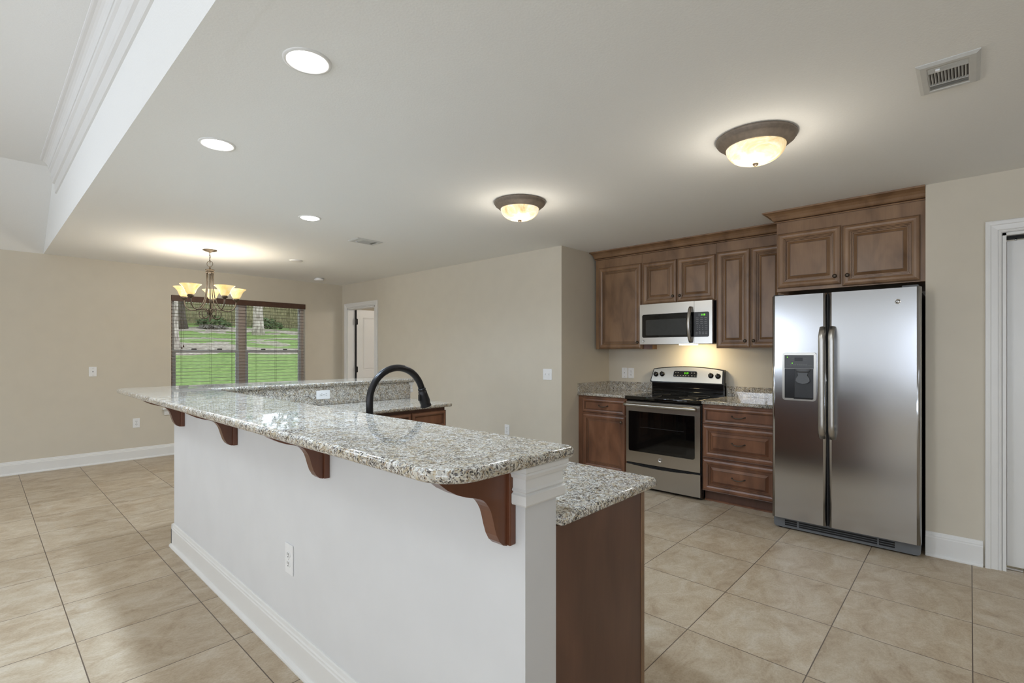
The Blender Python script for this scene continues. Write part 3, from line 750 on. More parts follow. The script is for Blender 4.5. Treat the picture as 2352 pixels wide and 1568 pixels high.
for y, z in ((2.479, 1.098), (2.409, 1.102), (1.894, 1.100), (1.824, 1.096)):
    b = B(); lathe(b, [(0, 0), (.026, 0), (.026, .006), (.022, .010), (.021, .022), (.018, .025), (0, .026)], 20, along(onguard(y, z), tl))
    q = onguard(y, z + .004, .026); box(b, q.x - .006, q.x + .004, y - .004, y + .004, q.z - .02, q.z + .02, bev=.002)
    kn = mesh('control_knob', b, 'black_plastic', t)

# ------------------------------------------------------------------ microwave
XM = 4.652; MY0, MY1, MZ0, MZ1 = 1.764, 2.506, 1.415, 1.822
t = thing('microwave', 'stainless steel over-the-range microwave above the range', 'microwave', (4.85, 2.135, 1.415))
b = B(); box(b, XM + .03, XR - .002, MY0 + .004, MY1 - .004, MZ0 + .004, MZ1 - .002, bev=.003); mesh('case', b, 'charcoal_plastic', t)
def mwx(y):
    s = (y - MY0) / (MY1 - MY0); return XM - .010 * (1 - (2 * s - 1) ** 2)
def curved_plate(bm, outline, d0, d1, mi=0, n=20):
    """plate following the bowed front: outline in (y, z), cut into strips"""
    ys_ = sorted(set([p[0] for p in outline])); y0, y1 = ys_[0], ys_[-1]
    t_ = bmesh.new(); f = t_.faces.new([t_.verts.new((0, y, z)) for y, z in outline])
    for i in range(1, n):
        yy = y0 + (y1 - y0) * i / n
        bmesh.ops.bisect_plane(t_, geom=t_.verts[:] + t_.edges[:] + t_.faces[:], plane_co=(0, yy, 0), plane_no=(0, 1, 0))
    r = bmesh.ops.extrude_face_region(t_, geom=t_.faces[:])
    new = set(v for v in r['geom'] if isinstance(v, bmesh.types.BMVert))
    for v in t_.verts: v.co.x = mwx(v.co.y) - (d1 if v in new else d0)
    merge(bm, t_, mi)
b = B(); curved_plate(b, [(1.934, MZ0), (MY1, MZ0), (MY1, MZ1), (1.934, MZ1)], -.034, 0)
md = mesh('door', b, 'stainless', t, uv=True)
b = B(); curved_plate(b, [(MY0, MZ0 + .002), (1.932, MZ0 + .002), (1.932, MZ1), (MY0, MZ1)], -.034, 0)
mp_ = mesh('control_side', b, 'stainless', t, uv=True)
b = B(); curved_plate(b, rrect(1.9345, 2.478, 1.482, 1.718, [.0001, .018, .018, .0001]), -.001, .0015); mw = mesh('door_glass', b, 'black_glass', t)
b = B(); curved_plate(b, rrect(2.008, 2.437, 1.504, 1.662, .010), .0012, .0022); mesh('window_mesh', b, 'microwave_glass', mw)
b = B(); p = []
for i in range(17):
    s = i / 16; p.append((mwx(1.96) - .012 - .052 * math.sin(PI * s) ** .7, 1.962, 1.432 + .332 * s))
tube(b, p, .0165, 12, flat=.8); mesh('handle', b, 'handle_steel', md)
badge((mwx(2.462) - .0005, 2.462, 1.449), .012, t)
b = B(); curved_plate(b, rrect(1.792, 1.9315, 1.480, 1.716, [.016, .0001, .0001, .016]), -.001, .0015, n=8); kp = mesh('keypad', b, 'charcoal_plastic', t)
b = B(); curved_plate(b, rrect(1.829, 1.893, 1.676, 1.701, .002), .0012, .0022, n=4); mesh('display', b, 'graphite_plastic', kp)
b = B(); digits(b, '3:35', 0, 1.845, 1.689, .014)
for v in b.verts: v.co.x = mwx(1.845) - .0026 + v.co.x
mesh('clock_digits', b, 'green_led', kp)
b = B()
def dash(y, z, w, h=.003): box(b, mwx(y) - .0021, mwx(y) - .0014, y - w / 2, y + w / 2, z - h / 2, z + h / 2)
for z in (1.660, 1.643, 1.625, 1.607):
    for y in (1.902, 1.862, 1.824): dash(y, z, .024 if (z, y) != (1.643, 1.824) else .016)
for z in (1.584, 1.567, 1.549):
    for y in (1.902, 1.878, 1.852): dash(y, z, .006, .005)
dash(1.878, 1.531, .006, .005)
for z in (1.586, 1.568, 1.552): dash(1.819, z, .022)
for z in (1.524, 1.508):
    for y in (1.907, 1.878, 1.848, 1.819): dash(y, z, .02)
mesh('key_lettering', b, 'legend', kp)
b = B(); box(b, 4.70, 4.99, 1.80, 2.47, MZ0 - .001, MZ0 + .006); mesh('base_grille', b, 'charcoal_plastic', t)
b = B(); box(b, XM + .03, XM + .12, 1.945, 2.10, MZ0 - .012, MZ0 + .002, bev=.003); mesh('cooktop_lamp', b, 'hood_glow', t)
lt = area_light('cooktop_lamp_light', (4.80, 2.03, MZ0 - .02), (0, R(-28), 0), .10, .16, 2.6, (1.0, .80, .48))
b = B(); box(b, 4.74, XR - .3, 2.41, 2.5095, 1.368, 1.412); tag(mesh('filler_block', b, 'maple_panel'), 'small dark wood filler strip under the left edge of the microwave', 'filler')

# ------------------------------------------------------------------ refrigerator
XQ = 4.10
t = thing('refrigerator', 'stainless steel side-by-side refrigerator with ice and water dispenser', 'refrigerator', (4.5, .675, 0))
b = B(); box(b, XQ + .075, XR - .04, .236, 1.112, .03, 1.735, bev=.004); mesh('cabinet', b, 'charcoal_plastic', t)
def fridge_door(name, y0, y1):
    b = B(); r = .022
    pr = [(XQ + .07, y0), (XQ + .07, y1)] + [(XQ + r - r * math.sin(R(90 * i / 6)), y1 - r + r * math.cos(R(90 * i / 6))) for i in range(7)] + [(XQ + r - r * math.cos(R(90 * i / 6)), y0 + r - r * math.sin(R(90 * i / 6))) for i in range(7)]
    prism(b, pr, lambda u, v, w: (u, v, w), .095, 1.757)
    b.faces.ensure_lookup_table()
    for f in b.faces: f.smooth = len(f.verts) == 4 and f.calc_area() < .02
    return b
FZ = fridge_door('freezer_door', .749, 1.107)
fz = mesh('freezer_door', FZ, 'stainless_fridge', t, uv=True)
fd = mesh('refrigerator_door', fridge_door('refrigerator_door', .231, .741), 'stainless_fridge', t, uv=True)
b = B(); box(b, XQ + .012, XQ + .072, .740, .750, .10, 1.75); mesh('door_gasket', b, 'black_gap', t)
def fhandle(y, par):
    b = B(); p = []
    for i in range(25):
        s = i / 24; z = .725 + .785 * s; e_ = min(s, 1 - s)
        p.append((XQ - .010 - .048 * min(1, math.sin(min(1, e_ / .09) * PI / 2)), y, z))
    tube(b, p, .019, 14, flat=.62); mesh('handle', b, 'handle_steel', par)
fhandle(.772, fz); fhandle(.712, fd)
badge((XQ - .001, .349, 1.667), .017, t)
# dispenser
b = B(); prism(b, rrect(.813, 1.031, .980, 1.332, [.02, .02, .016, .016]), lambda u, v, w: (w, u, v), XQ - .012, XQ + .002); ds = mesh('dispenser', b, 'stainless', t, uv=True)
b = B(); box(b, XQ - .0135, XQ - .006, .827, 1.017, 1.215, 1.314, bev=.002); mesh('dispenser_panel', b, 'graphite_plastic', ds)
# recess: flat dark sheet, with a darker flat strip along one side
b = B()
box(b, XQ - .0128, XQ - .0122, .829, 1.015, .996, 1.214)
mesh('dispenser_recess', b, 'charcoal_plastic', ds)
b = B(); box(b, XQ - .0145, XQ - .0125, .950, 1.015, .996, 1.214); mesh('dispenser_side', b, 'black_plastic', ds)
b = B()
lathe(b, [(0, .0), (.05, .0), (.045, -.02), (.03, -.028), (0, -.028)], 20, Matrix.Translation((XQ - .014, .895, 1.214)) @ Matrix.Diagonal((.35, 1, 1, 1)))
pr = [(.93, 1.186), (.862, 1.186), (.868, 1.165), (.853, 1.145), (.85, 1.125), (.862, 1.112), (.893, 1.104), (.925, 1.112), (.940, 1.125), (.937, 1.145), (.924, 1.165)]
prism(b, pr, lambda u, v, w: (w - (1.19 - v) * .12, u, v), XQ - .018, XQ - .013)
mesh('dispenser_paddle', b, 'graphite_plastic', ds)
b = B(); box(b, XQ - .020, XQ - .012, .832, .955, .992, 1.004, bev=.002); mesh('drip_tray', b, 'black_plastic', ds)
b = B(); box(b, XQ - .0142, XQ - .0132, .897, .949, 1.270, 1.294); mesh('dispenser_screen', b, 'black_plastic', ds)
b = B()
for y in (.972, .958, .946, .930, .916, .902, .888, .874): box(b, XQ - .0140, XQ - .0133, y - .005, y + .005, 1.238, 1.248)
for y, z in ((.96, 1.29), (.96, 1.273), (.88, 1.29), (.88, 1.273)): box(b, XQ - .0140, XQ - .0133, y - .008, y + .008, z - .001, z + .001)
for y in (.995, .852): box(b, XQ - .0140, XQ - .0133, y - .012, y + .012, 1.236, 1.238)
mesh('key_lettering', b, 'grey_plastic', ds)
for y, z in ((.997, 1.298), (.965, 1.254)):
    b = B(); lathe(b, [(0, .0008), (.003, .0006), (.0032, 0)], 10, along(Vector((XQ - .0135, y, z)), (-1, 0, 0))); mesh('dispenser_light', b, 'green_led', ds)
# base grille and hinge caps
b = B(); prism(b, rrect(.236, 1.105, .012, .09, [.02, .02, .004, .004]), lambda u, v, w: (w, u, v), XQ + .055, XQ + .08); gq = mesh('base_grille', b, 'grey_plastic', t)
b = B()
for y0, y1 in ((.37, .455), (.465, .935), (.95, 1.03)):
    for z0 in (.03, .045, .06): box(b, XQ + .052, XQ + .056, y0, y1, z0, z0 + .010)
mesh('grille_slot', b, 'black_gap', gq)
b = B(); box(b, XQ + .02, XQ + .1, .245, .33, 1.757, 1.772, bev=.004); mesh('hinge_cap', b, 'graphite_plastic', t)
b = B(); box(b, XQ + .02, XQ + .1, 1.03, 1.1, 1.757, 1.768, bev=.004); mesh('hinge_cap', b, 'charcoal_plastic', t)
for y in (.27, 1.07):
    b = B(); lathe(b, [(0, 0), (.02, 0), (.02, .03), (0, .03)], 14, Matrix.Translation((XQ + .1, y, 0))); mesh('foot', b, 'black_plastic', t)

# ------------------------------------------------------------------ outlets, switches and jacks: local frame faces -y, lies in xz
def plate(name, label, cat, kind, loc, rz, w=.072, h=.116):
    t = thing(name, label, cat, loc, rz, 'wall outlets' if kind == 'outlet' else None)
    b = B(); box(b, -w / 2, w / 2, -.006, 0, -h / 2, h / 2, bev=.0025); mesh('cover_plate', b, 'plate_white', t, local=True)
    if kind == 'outlet':
        for s in (-1, 1):
            b = B(); prism(b, rrect(-.017, .017, s * .0195 - .014, s * .0195 + .014, .011), lambda u, v, q: (u, q, v), -.0085, -.005)
            o = mesh('receptacle', b, 'plate_white', t, local=True)
            b = B(); z = s * .0195
            for x in (-.0065, .0065): box(b, x - .0014, x + .0014, -.0092, -.0080, z - .001, z + .009)
            lathe(b, [(0, .0007), (.0028, .0007), (.0028, 0)], 10, along(Vector((0, -.0085, z - .008)), (0, -1, 0)))
            mesh('slots', b, 'slot_dark', o, local=True)
        b = B(); lathe(b, [(0, .001), (.003, .0008), (.0035, 0)], 10, along(Vector((0, -.006, 0)), (0, -1, 0))); mesh('screw', b, 'chrome', t, local=True)
    elif kind == 'switch':
        n = 2 if w > .1 else 1
        for i in range(n):
            x = (i - (n - 1) / 2) * .046
            b = B(); box(b, x - .0055, x + .0055, -.0095, -.005, -.013, .013, bev=.001); o = mesh('toggle_frame', b, 'plate_white', t, local=True)
            b = B(); prism(b, [(-.006, -.004), (-.018, .004), (-.017, .011), (-.006, .006)], lambda u, v, q: (q, u, v), x - .0035, x + .0035); mesh('toggle', b, 'plate_white', o, local=True)
    else:
        b = B(); box(b, -.008, .008, -.0085, -.005, -.008, .008, bev=.001); o = mesh('jack', b, 'plate_white', t, local=True)
        b = B(); box(b, -.004, .004, -.0092, -.008, -.005, .004); mesh('socket', b, 'slot_dark', o, local=True)
        for s in (-1, 1):
            b = B(); lathe(b, [(0, .001), (.003, .0008), (.0035, 0)], 10, along(Vector((0, -.006, s * .042)), (0, -1, 0))); mesh('screw', b, 'chrome', t, local=True)
    return t
plate('phone_jack_plate', 'white jack plate at switch height on the dining wall left of the window', 'wall plate', 'jack', (.936, YW, 1.104), 0)
plate('wall_outlet', 'white outlet low on the dining wall left of the window', 'outlet', 'outlet', (1.354, YW, .451), 0)
plate('light_switch', 'white two-toggle light switch plate on the hallway wall near the return corner', 'switch', 'switch', (XD, 3.296, 1.099), R(-90), w=.118)
plate('wall_outlet', 'white outlet low on the hallway wall, just above the bar edge', 'outlet', 'outlet', (XD, 3.887, .450), R(-90))
plate('wall_outlet', 'white outlet on the front of the bar half wall', 'outlet', 'outlet', (HX0, 2.171, .437), R(-90), w=.076, h=.13)
plate('cable_plate', 'white single-hole wall plate above the worktop left of the range', 'wall plate', 'jack', (XR, 2.905, 1.099), R(-90))
plate('wall_outlet', 'white outlet beside the single-hole plate above the range worktop', 'outlet', 'outlet', (XR, 2.822, 1.098), R(-90))
o = plate('wall_outlet', 'white sideways outlet in the granite splash under the raised bar', 'outlet', 'outlet', (1.925, 3.888, .987), 0)
o.rotation_euler = (0, R(90), 0)

# ------------------------------------------------------------------ window with blind
w = thing('window_1', 'wide twin double-hung window in the dining wall', 'window', (2.609, YW, WZ0), kind='structure')
b = B(); yo = YW + .075
for q in ((WX0, WX0 + .03, WZ0, WZ1), (WX1 - .03, WX1, WZ0, WZ1), (WX0 + .03, WX1 - .03, WZ1 - .03, WZ1), (WX0 + .03, WX1 - .03, WZ0, WZ0 + .03), (2.565, 2.648, WZ0 + .03, WZ1 - .03)): box(b, q[0], q[1], yo, yo + .065, q[2], q[3])
mesh('window_frame', b, 'window_tan', w)
for x0, x1 in ((WX0 + .03, 2.565), (2.648, WX1 - .03)):
    for z0, z1, yy, m in ((WZ0 + .03, 1.37, yo + .012, 'window_vinyl'), (1.335, WZ1 - .03, yo + .037, 'window_vinyl')):
        b = B(); wd = .042 if z0 < 1 else .03
        for q in ((x0, x0 + wd, z0, z1), (x1 - wd, x1, z0, z1), (x0 + wd, x1 - wd, z1 - wd, z1), (x0 + wd, x1 - wd, z0, z0 + wd)): box(b, q[0], q[1], yy, yy + .022, q[2], q[3])
        sh = mesh('sash', b, m, w)
        b = B(); box(b, x0 + wd, x1 - wd, yy + .009, yy + .013, z0 + wd, z1 - wd); mesh('pane', b, 'window_glass', sh)
    b = B()
    for x in (x0 + .25, x1 - .25): box(b, x - .03, x + .03, yo - .002, yo + .014, 1.368, 1.385, bev=.003)
    mesh('sash_lock', b, 'window_grey', w)
b = B(); box(b, 1.62, WX1 + .1, YW - .055, YW + .075, WZ0 - .022, WZ0, bev=.004); mesh('window_sill', b, 'trim_paint', w)
b = B(); prism(b, [(0, 0), (.014, 0), (.016, .02), (.02, .03), (.016, .045), (.024, .07), (0, .07)], lambda u, v, q: (q, YW - u, WZ0 - .094 + v), 1.645, WX1 + .075); mesh('sill_apron', b, 'trim_paint', w)

t = thing('window_blind', 'brown wood-slat blind with valance, slats open, in the dining window', 'blind', (2.609, YW + .04, WZ0))
b = B(); box(b, WX0 + .003, WX1 - .003, YW - .012, YW + .006, WZ1 - .078, WZ1 - .002, bev=.003); box(b, WX0 + .003, WX1 - .003, YW + .006, YW + .062, WZ1 - .06, WZ1 - .004)
mesh('valance', b, 'blind_wood', t)
b = B(); z = WZ1 - .10; n = 0
while z > WZ0 + .04:
    z_ = z
    ins_ = [(YW + .013, z_ - .0012), (YW + .038, z_ + .0008), (YW + .063, z_ - .0012), (YW + .063, z_ + .0012), (YW + .038, z_ + .0032), (YW + .013, z_ + .0012)]
    prism(b, ins_, lambda u, v, q: (q, u, v), WX0 + .012, WX1 - .012); z -= .0455; n += 1
mesh('slats', b, 'slat_wood', t)
b = B(); box(b, WX0 + .012, WX1 - .012, YW + .012, YW + .064, WZ0 + .012, WZ0 + .03, bev=.004); mesh('bottom_rail', b, 'blind_wood', t)
b = B()
for x in (1.845, 2.19, 2.46, 2.78, 3.06, 3.38):
    for y in (YW + .0115, YW + .0645): tube(b, [(x, y, WZ0 + .03), (x, y, WZ1 - .06)], .0013, 5)
mesh('ladder_cord', b, 'blind_cord', t)
for x, z in ((1.842, 1.41), (1.862, 1.43), (3.40, 1.98)):
    b = B(); tube(b, [(x, YW + .006, z), (x, YW + .006, WZ1 - .06)], .0013, 5); cd = mesh('pull_cord', b, 'blind_cord', t)
    b = B(); lathe(b, [(0, -.03), (.008, -.03), (.009, -.02), (.004, .0), (0, .004)], 10, Matrix.Translation((x, YW + .006, z))); mesh('tassel', b, 'blind_wood', cd)

# ------------------------------------------------------------------ doors
cas = [(0, 0), (.006, .010), (.012, .012), (.018, .008), (.022, .014), (.05, .018), (.054, .022), (.066, .024), (.074, .024), (.078, .020), (.078, 0)]
def casing(name, x, y0, y1, z1, label, sgn=-1, wall_t=.12):
    """moulded casing on plane x round an opening y0..y1 up to z1, with jamb"""
    b = B(); rows = []
    for (y, z), (dy, dz) in (((y0, 0), (-1, 0)), ((y0, z1), (-1, 1)), ((y1, z1), (1, 1)), ((y1, 0), (1, 0))):
        rows.append([b.verts.new((x + sgn * v, y + dy * u, z + dz * u)) for u, v in cas])
    for p, q in zip(rows, rows[1:]):
        for i in range(len(cas)): b.faces.new((p[i], p[(i + 1) % len(cas)], q[(i + 1) % len(cas)], q[i]))
    b.faces.new(rows[0]); b.faces.new(rows[-1][::-1])
    box(b, x - .008, x + wall_t, y0, y0 + .016, 0, z1); box(b, x - .008, x + wall_t, y1 - .016, y1, 0, z1); box(b, x - .008, x + wall_t, y0, y1, z1 - .016, z1)
    return struct(mesh(name, b, 'trim_paint'), label, 'trim')
casing('trim_4', XD, DY0, DY1, DZ, 'white casing round the hallway door opening')
casing('trim_5', XF, EY0, EY1, EZ, 'white casing round the door at the right edge')
d1 = thing('door_1', 'white two-panel door standing open behind the hallway wall', 'door', (4.27, 7.44, 0), kind='structure')
dx0, dx1, dyf = 4.252, 5.03, 7.415
def panel_door(bm, F, w_, h_, pans):
    """slab with moulded panels: pans of (a0, a1, b0, b1)"""
    xs = sorted(set([0, w_] + [p[0] for p in pans] + [p[1] for p in pans])); zs = sorted(set([0, h_] + [p[2] for p in pans] + [p[3] for p in pans]))
    for x0, x1 in zip(xs, xs[1:]):
        for z0, z1 in zip(zs, zs[1:]):
            hit = [p for p in pans if p[0] <= x0 + 1e-6 and x1 <= p[1] + 1e-6 and p[2] <= z0 + 1e-6 and z1 <= p[3] + 1e-6]
            if not hit: face(bm, [F(x0, z0, .035), F(x1, z0, .035), F(x1, z1, .035), F(x0, z1, .035)])
    for a0, a1, b0, b1 in pans:
        lp = [(0, .035), (.008, .029), (.016, .028), (.024, .032), (.03, .033)]
        rows = [[bm.verts.new(F(*q, d)) for q in ((a0 + i, b0 + i), (a1 - i, b0 + i), (a1 - i, b1 - i), (a0 + i, b1 - i))] for i, d in lp]
        for p, q in zip(rows, rows[1:]):
            for i in range(4): bm.faces.new((p[i], p[(i + 1) % 4], q[(i + 1) % 4], q[i]))
        bm.faces.new(rows[-1])
    face(bm, [F(0, 0, 0), F(w_, 0, 0), F(w_, h_, 0), F(0, h_, 0)])
    for p in (((0, 0), (w_, 0)), ((w_, 0), (w_, h_)), ((w_, h_), (0, h_)), ((0, h_), (0, 0))):
        face(bm, [F(*p[0], 0), F(*p[1], 0), F(*p[1], .035), F(*p[0], .035)])
    bmesh.ops.remove_doubles(bm, verts=bm.verts[:], dist=1e-5)
b = B(); panel_door(b, lambda a, bb, d: (dx0 + a, dyf + .035 - d, .012 + bb), dx1 - dx0, 2.022, [(.11, .668, 1.03, 1.895), (.11, .668, .25, .9)])
mesh('door_slab', b, 'trim_paint', d1)
for z in (1.836, 1.052, .25):
    b = B(); box(b, 4.225, 4.268, 7.408, 7.4155, z - .045, z + .045, bev=.001, seg=1); tube(b, [(4.247, 7.405, z - .05), (4.247, 7.405, z + .05)], .007, 10)
    mesh('hinge', b, 'hinge_bronze', d1)
b = B(); box(b, 4.2415, 4.2515, 7.42, 7.45, .01, 2.03); mesh('hinge_gap_shade', b, 'black_gap', d1)  # black strip standing for the shaded gap between jamb and slab
d2 = thing('door_2', 'plain white closed closet door at the right edge', 'door', (XF + .06, -.54, 0), kind='structure')
b = B(); box(b, XF + .045, XF + .08, EY0 + .018, EY1 - .020, .022, EZ - .044, bev=.002); mesh('door_slab', b, 'trim_paint', d2)
b = B(); box(b, XF + .03, XF + .1, EY0 + .017, EY1 - .0165, EZ - .03, EZ - .0165); mesh('door_track', b, 'black_gap', d2)
b = B(); tube(b, [(XF + .062, EY1 - .06, EZ - .045), (XF + .062, EY1 - .06, EZ - .028)], .005, 8); mesh('pivot_pin', b, 'chrome', d2)
b = B(); box(b, XF + .04, XF + .08, EY1 - .09, EY1 - .018, .002, .012); mesh('floor_bracket', b, 'chrome', d2)

# ------------------------------------------------------------------ ceiling fixtures
def can(loc, label, power, on=True):
    t = thing('recessed_light', label, 'ceiling light', loc, 0, 'recessed ceiling lights')
    b = B(); lathe(b, [(.088, 0), (.087, -.004), (.078, -.006), (.071, -.004), (.0705, .0), (.088, .0)], 40); mesh('trim_ring', b, 'trim_paint', t, local=True)
    b = B(); lathe(b, [(0, -.015), (.03, -.014), (.055, -.010), (.0705, -.003), (.0705, -.0005), (0, -.0005)], 40); mesh('lens', b, 'can_glow', t, local=True)
    return t
can((.854, 1.849, H), 'lit round recessed ceiling light above the near half of the long bar', 0)
can((.869, 2.939, H), 'lit round recessed ceiling light above the long bar, close to the beam edge', 0)
can((1.862, 3.988, H), 'lit round recessed ceiling light above the short far leg of the bar', 0)
for i, p in enumerate(((.854, 1.849), (.869, 2.939), (1.862, 3.988))): spot_light('recessed_beam_%d' % i, (p[0], p[1], H - .02), 104, (.69, .87, 1.09), 165, .9, .07)
b = B(); lathe(b, [(.075, 0), (.074, -.006), (.066, -.012), (.03, -.014), (0, -.014)], 32, Matrix.Translation((2.615, 5.967, H)))
tag(mesh('ceiling_disc', b, 'trim_paint', org=(2.615, 5.967, H)), 'flat white round cover on the ceiling right of the chandelier', 'ceiling cover')
t = thing('smoke_detector', 'small white smoke detector on the ceiling near the far corner', 'smoke detector', (3.482, 7.155, H))
b = B(); lathe(b, [(.052, 0), (.052, -.012), (0, -.012)], 28); mesh('base', b, 'plate_white', t, local=True)
b = B(); lathe(b, [(.07, -.012), (.07, -.028), (.062, -.036), (.02, -.038), (0, -.038)], 28); lathe(b, [(0, -.012), (.07, -.012)], 28); mesh('cover', b, 'plate_white', t, local=True)

def flush(loc, label):
    t = thing('flush_ceiling_light', label, 'ceiling light', loc, 0, 'flush bronze ceiling lights')
    b = B(); lathe(b, [(.186, 0), (.190, -.004), (.189, -.014), (.182, -.020), (.181, -.026), (.172, -.030), (.166, -.038), (.160, -.040), (.150, -.052), (.144, -.055), (.139, -.052), (.139, 0)], 56); mesh('rim', b, 'fixture_bronze', t, local=True)
    b = B(); pr = [(.141, -.050)]
    for i in range(1, 13): a = R(90 * i / 12); pr.append((.141 * math.cos(a) ** .8 if i < 12 else 0, -.050 - .085 * math.sin(a)))
    lathe(b, pr, 48); mesh('glass_dome', b, 'alabaster_glass', t, local=True)
    b = B(); lathe(b, [(0, -.134), (.013, -.134), (.0135, -.140), (.009, -.146), (0, -.148)], 20); mesh('finial', b, 'bronze_knob', t, local=True)
    return t
f0 = flush((2.724, .812, H), 'bronze-rimmed alabaster flush ceiling light in front of the refrigerator cabinet')
dup(f0, (2.718, 2.437, H), 2.4, 'bronze-rimmed alabaster flush ceiling light in front of the return wall and range')
for i, p in enumerate(((2.724, .812), (2.718, 2.437))):
    point_light('flush_glow_%d' % i, (p[0], p[1], H - .27), 3.6, (1, .92, .80), .08)
    spot_light('flush_down_%d' % i, (p[0], p[1], H - .16), 13, (.88, .95, 1.02), 172, .8, .12)
for i, p in enumerate(((-1.2, 1.2), (-1.2, 4.6), (-4.0, 1.4), (-4.0, 3.0), (-1.2, -2.4), (2.9, -1.5))):  # unseen fill spots without fixtures, added to brighten the rooms and west wall
    spot_light('unseen_fill_spot_%d' % i, (p[0], p[1], (H2 if p[0] < XB else H) - .03), (58, 120, 105, 105, 40, 20)[i], (.90, .96, 1.02), 165, .9, .45)

def vent(loc, rz, label, lx=.285, ly=.186):
    t = thing('ceiling_vent', label, 'vent', loc, rz, 'ceiling vents')
    b = B(); x1, y1 = lx / 2, ly / 2; i_ = .034
    rows = [[b.verts.new((sx * (x1 - q), sy * (y1 - q), z)) for sx, sy in ((-1, -1), (1, -1), (1, 1), (-1, 1))] for q, z in ((0, 0), (0, -.003), (.012, -.010), (i_ - .004, -.010), (i_, -.006), (i_, 0))]
    for p, q in zip(rows, rows[1:]):
        for k in range(4): b.faces.new((p[k], p[(k + 1) % 4], q[(k + 1) % 4], q[k]))
    mesh('frame', b, 'vent_metal', t, local=True)
    b = B(); box(b, -x1 + i_, x1 - i_, -y1 + i_, y1 - i_, -.001, -.0002); mesh('duct', b, 'vent_dark', t, local=True)
    xa, xb_ = -x1 + i_, x1 - i_; yy = y1 - i_
    b = B()
    for k in range(4): x = xa + .006 + k * .010; prism(b, [(x, -.002), (x + .007, -.009), (x + .0085, -.009), (x + .0015, -.002)], lambda u, v, q: (u, q, v), -yy, yy)
    box(b, xa + .046, xa + .05, -yy, yy, -.009, -.001); mesh('louvres', b, 'vent_metal', t, local=True); b = B()
    for k in range(4): x = xb_ - .006 - k * .010; prism(b, [(x, -.002), (x - .007, -.009), (x - .0085, -.009), (x - .0015, -.002)], lambda u, v, q: (u, q, v), -yy, yy)
    box(b, xb_ - .05, xb_ - .046, -yy, yy, -.009, -.001)
    mesh('louvres', b, 'vent_metal', t, local=True)
    b = B()
    for k in range(12):
        y = -yy + .004 + k * (2 * yy - .008) / 11; prism(b, [(y, -.001), (y + .0045, -.009), (y + .006, -.009), (y + .0015, -.001)], lambda u, v, q: (q, u, v), xa + .05, xb_ - .05)
    mesh('blades', b, 'vent_metal', t, local=True)
    b = B(); box(b, xa + .018, xa + .034, -.008 + .03, .006 + .03, -.016, -.008, bev=.002); mesh('damper_lever', b, 'plate_white', t, local=True)
    return t
v0 = vent((2.617, .064, H), 0, 'white ceiling register in front of the wall right of the refrigerator')
dup(v0, (2.634, 4.424, H), None, 'white ceiling register before the hallway wall, right of the chandelier')

# chandelier
cxx, cyy = 1.714, 6.041
KR = .85
t = thing('chandelier', 'bronze five-arm chandelier with amber glass shades hanging before the window', 'chandelier', (cxx, cyy, H))
def P(r, a, z): return (r * KR * math.cos(a), r * KR * math.sin(a), z - H)
b = B(); lathe(b, [(0, 0), (.068, 0), (.068, -.006), (.05, -.014), (.02, -.022), (.008, -.03), (0, -.03)], 32); mesh('canopy', b, 'chandelier_bronze', t, local=True)
b = B()
for k in range(4):
    z = H - .045 - k * .027; ax = (1, 0) if k % 2 else (0, 1)
    tube(b, [(ax[0] * .007 * math.cos(2 * PI * i / 12), ax[1] * .007 * math.cos(2 * PI * i / 12), z - H + .017 * math.sin(2 * PI * i / 12)) for i in range(12)], .0022, 6, closed=True)
tube(b, [(.03 * math.cos(2 * PI * i / 24) * .74, -.03 * math.cos(2 * PI * i / 24) * .68, 2.290 - H + .03 * math.sin(2 * PI * i / 24)) for i in range(24)], .003, 6, closed=True)
mesh('chain', b, 'chandelier_bronze', t, local=True)
b = B(); lathe(b, [(0, 2.262 - H), (.006, 2.258 - H), (.008, 2.245 - H), (.012, 2.235 - H), (.044, 2.228 - H), (.046, 2.222 - H), (.036, 2.217 - H), (.036, 2.205 - H), (.044, 2.2 - H), (.044, 2.194 - H), (.02, 2.188 - H), (0, 2.186 - H)], 28)
tube(b, [(0, 0, 2.19 - H), (0, 0, 1.70 - H)], .004, 8); lathe(b, [(0, 1.66 - H), (.006, 1.67 - H), (.012, 1.69 - H), (.006, 1.705 - H), (.012, 1.72 - H), (0, 1.73 - H)], 16)
mesh('stem', b, 'chandelier_bronze', t, local=True)
toCam = math.atan2(-cyy, -cxx)
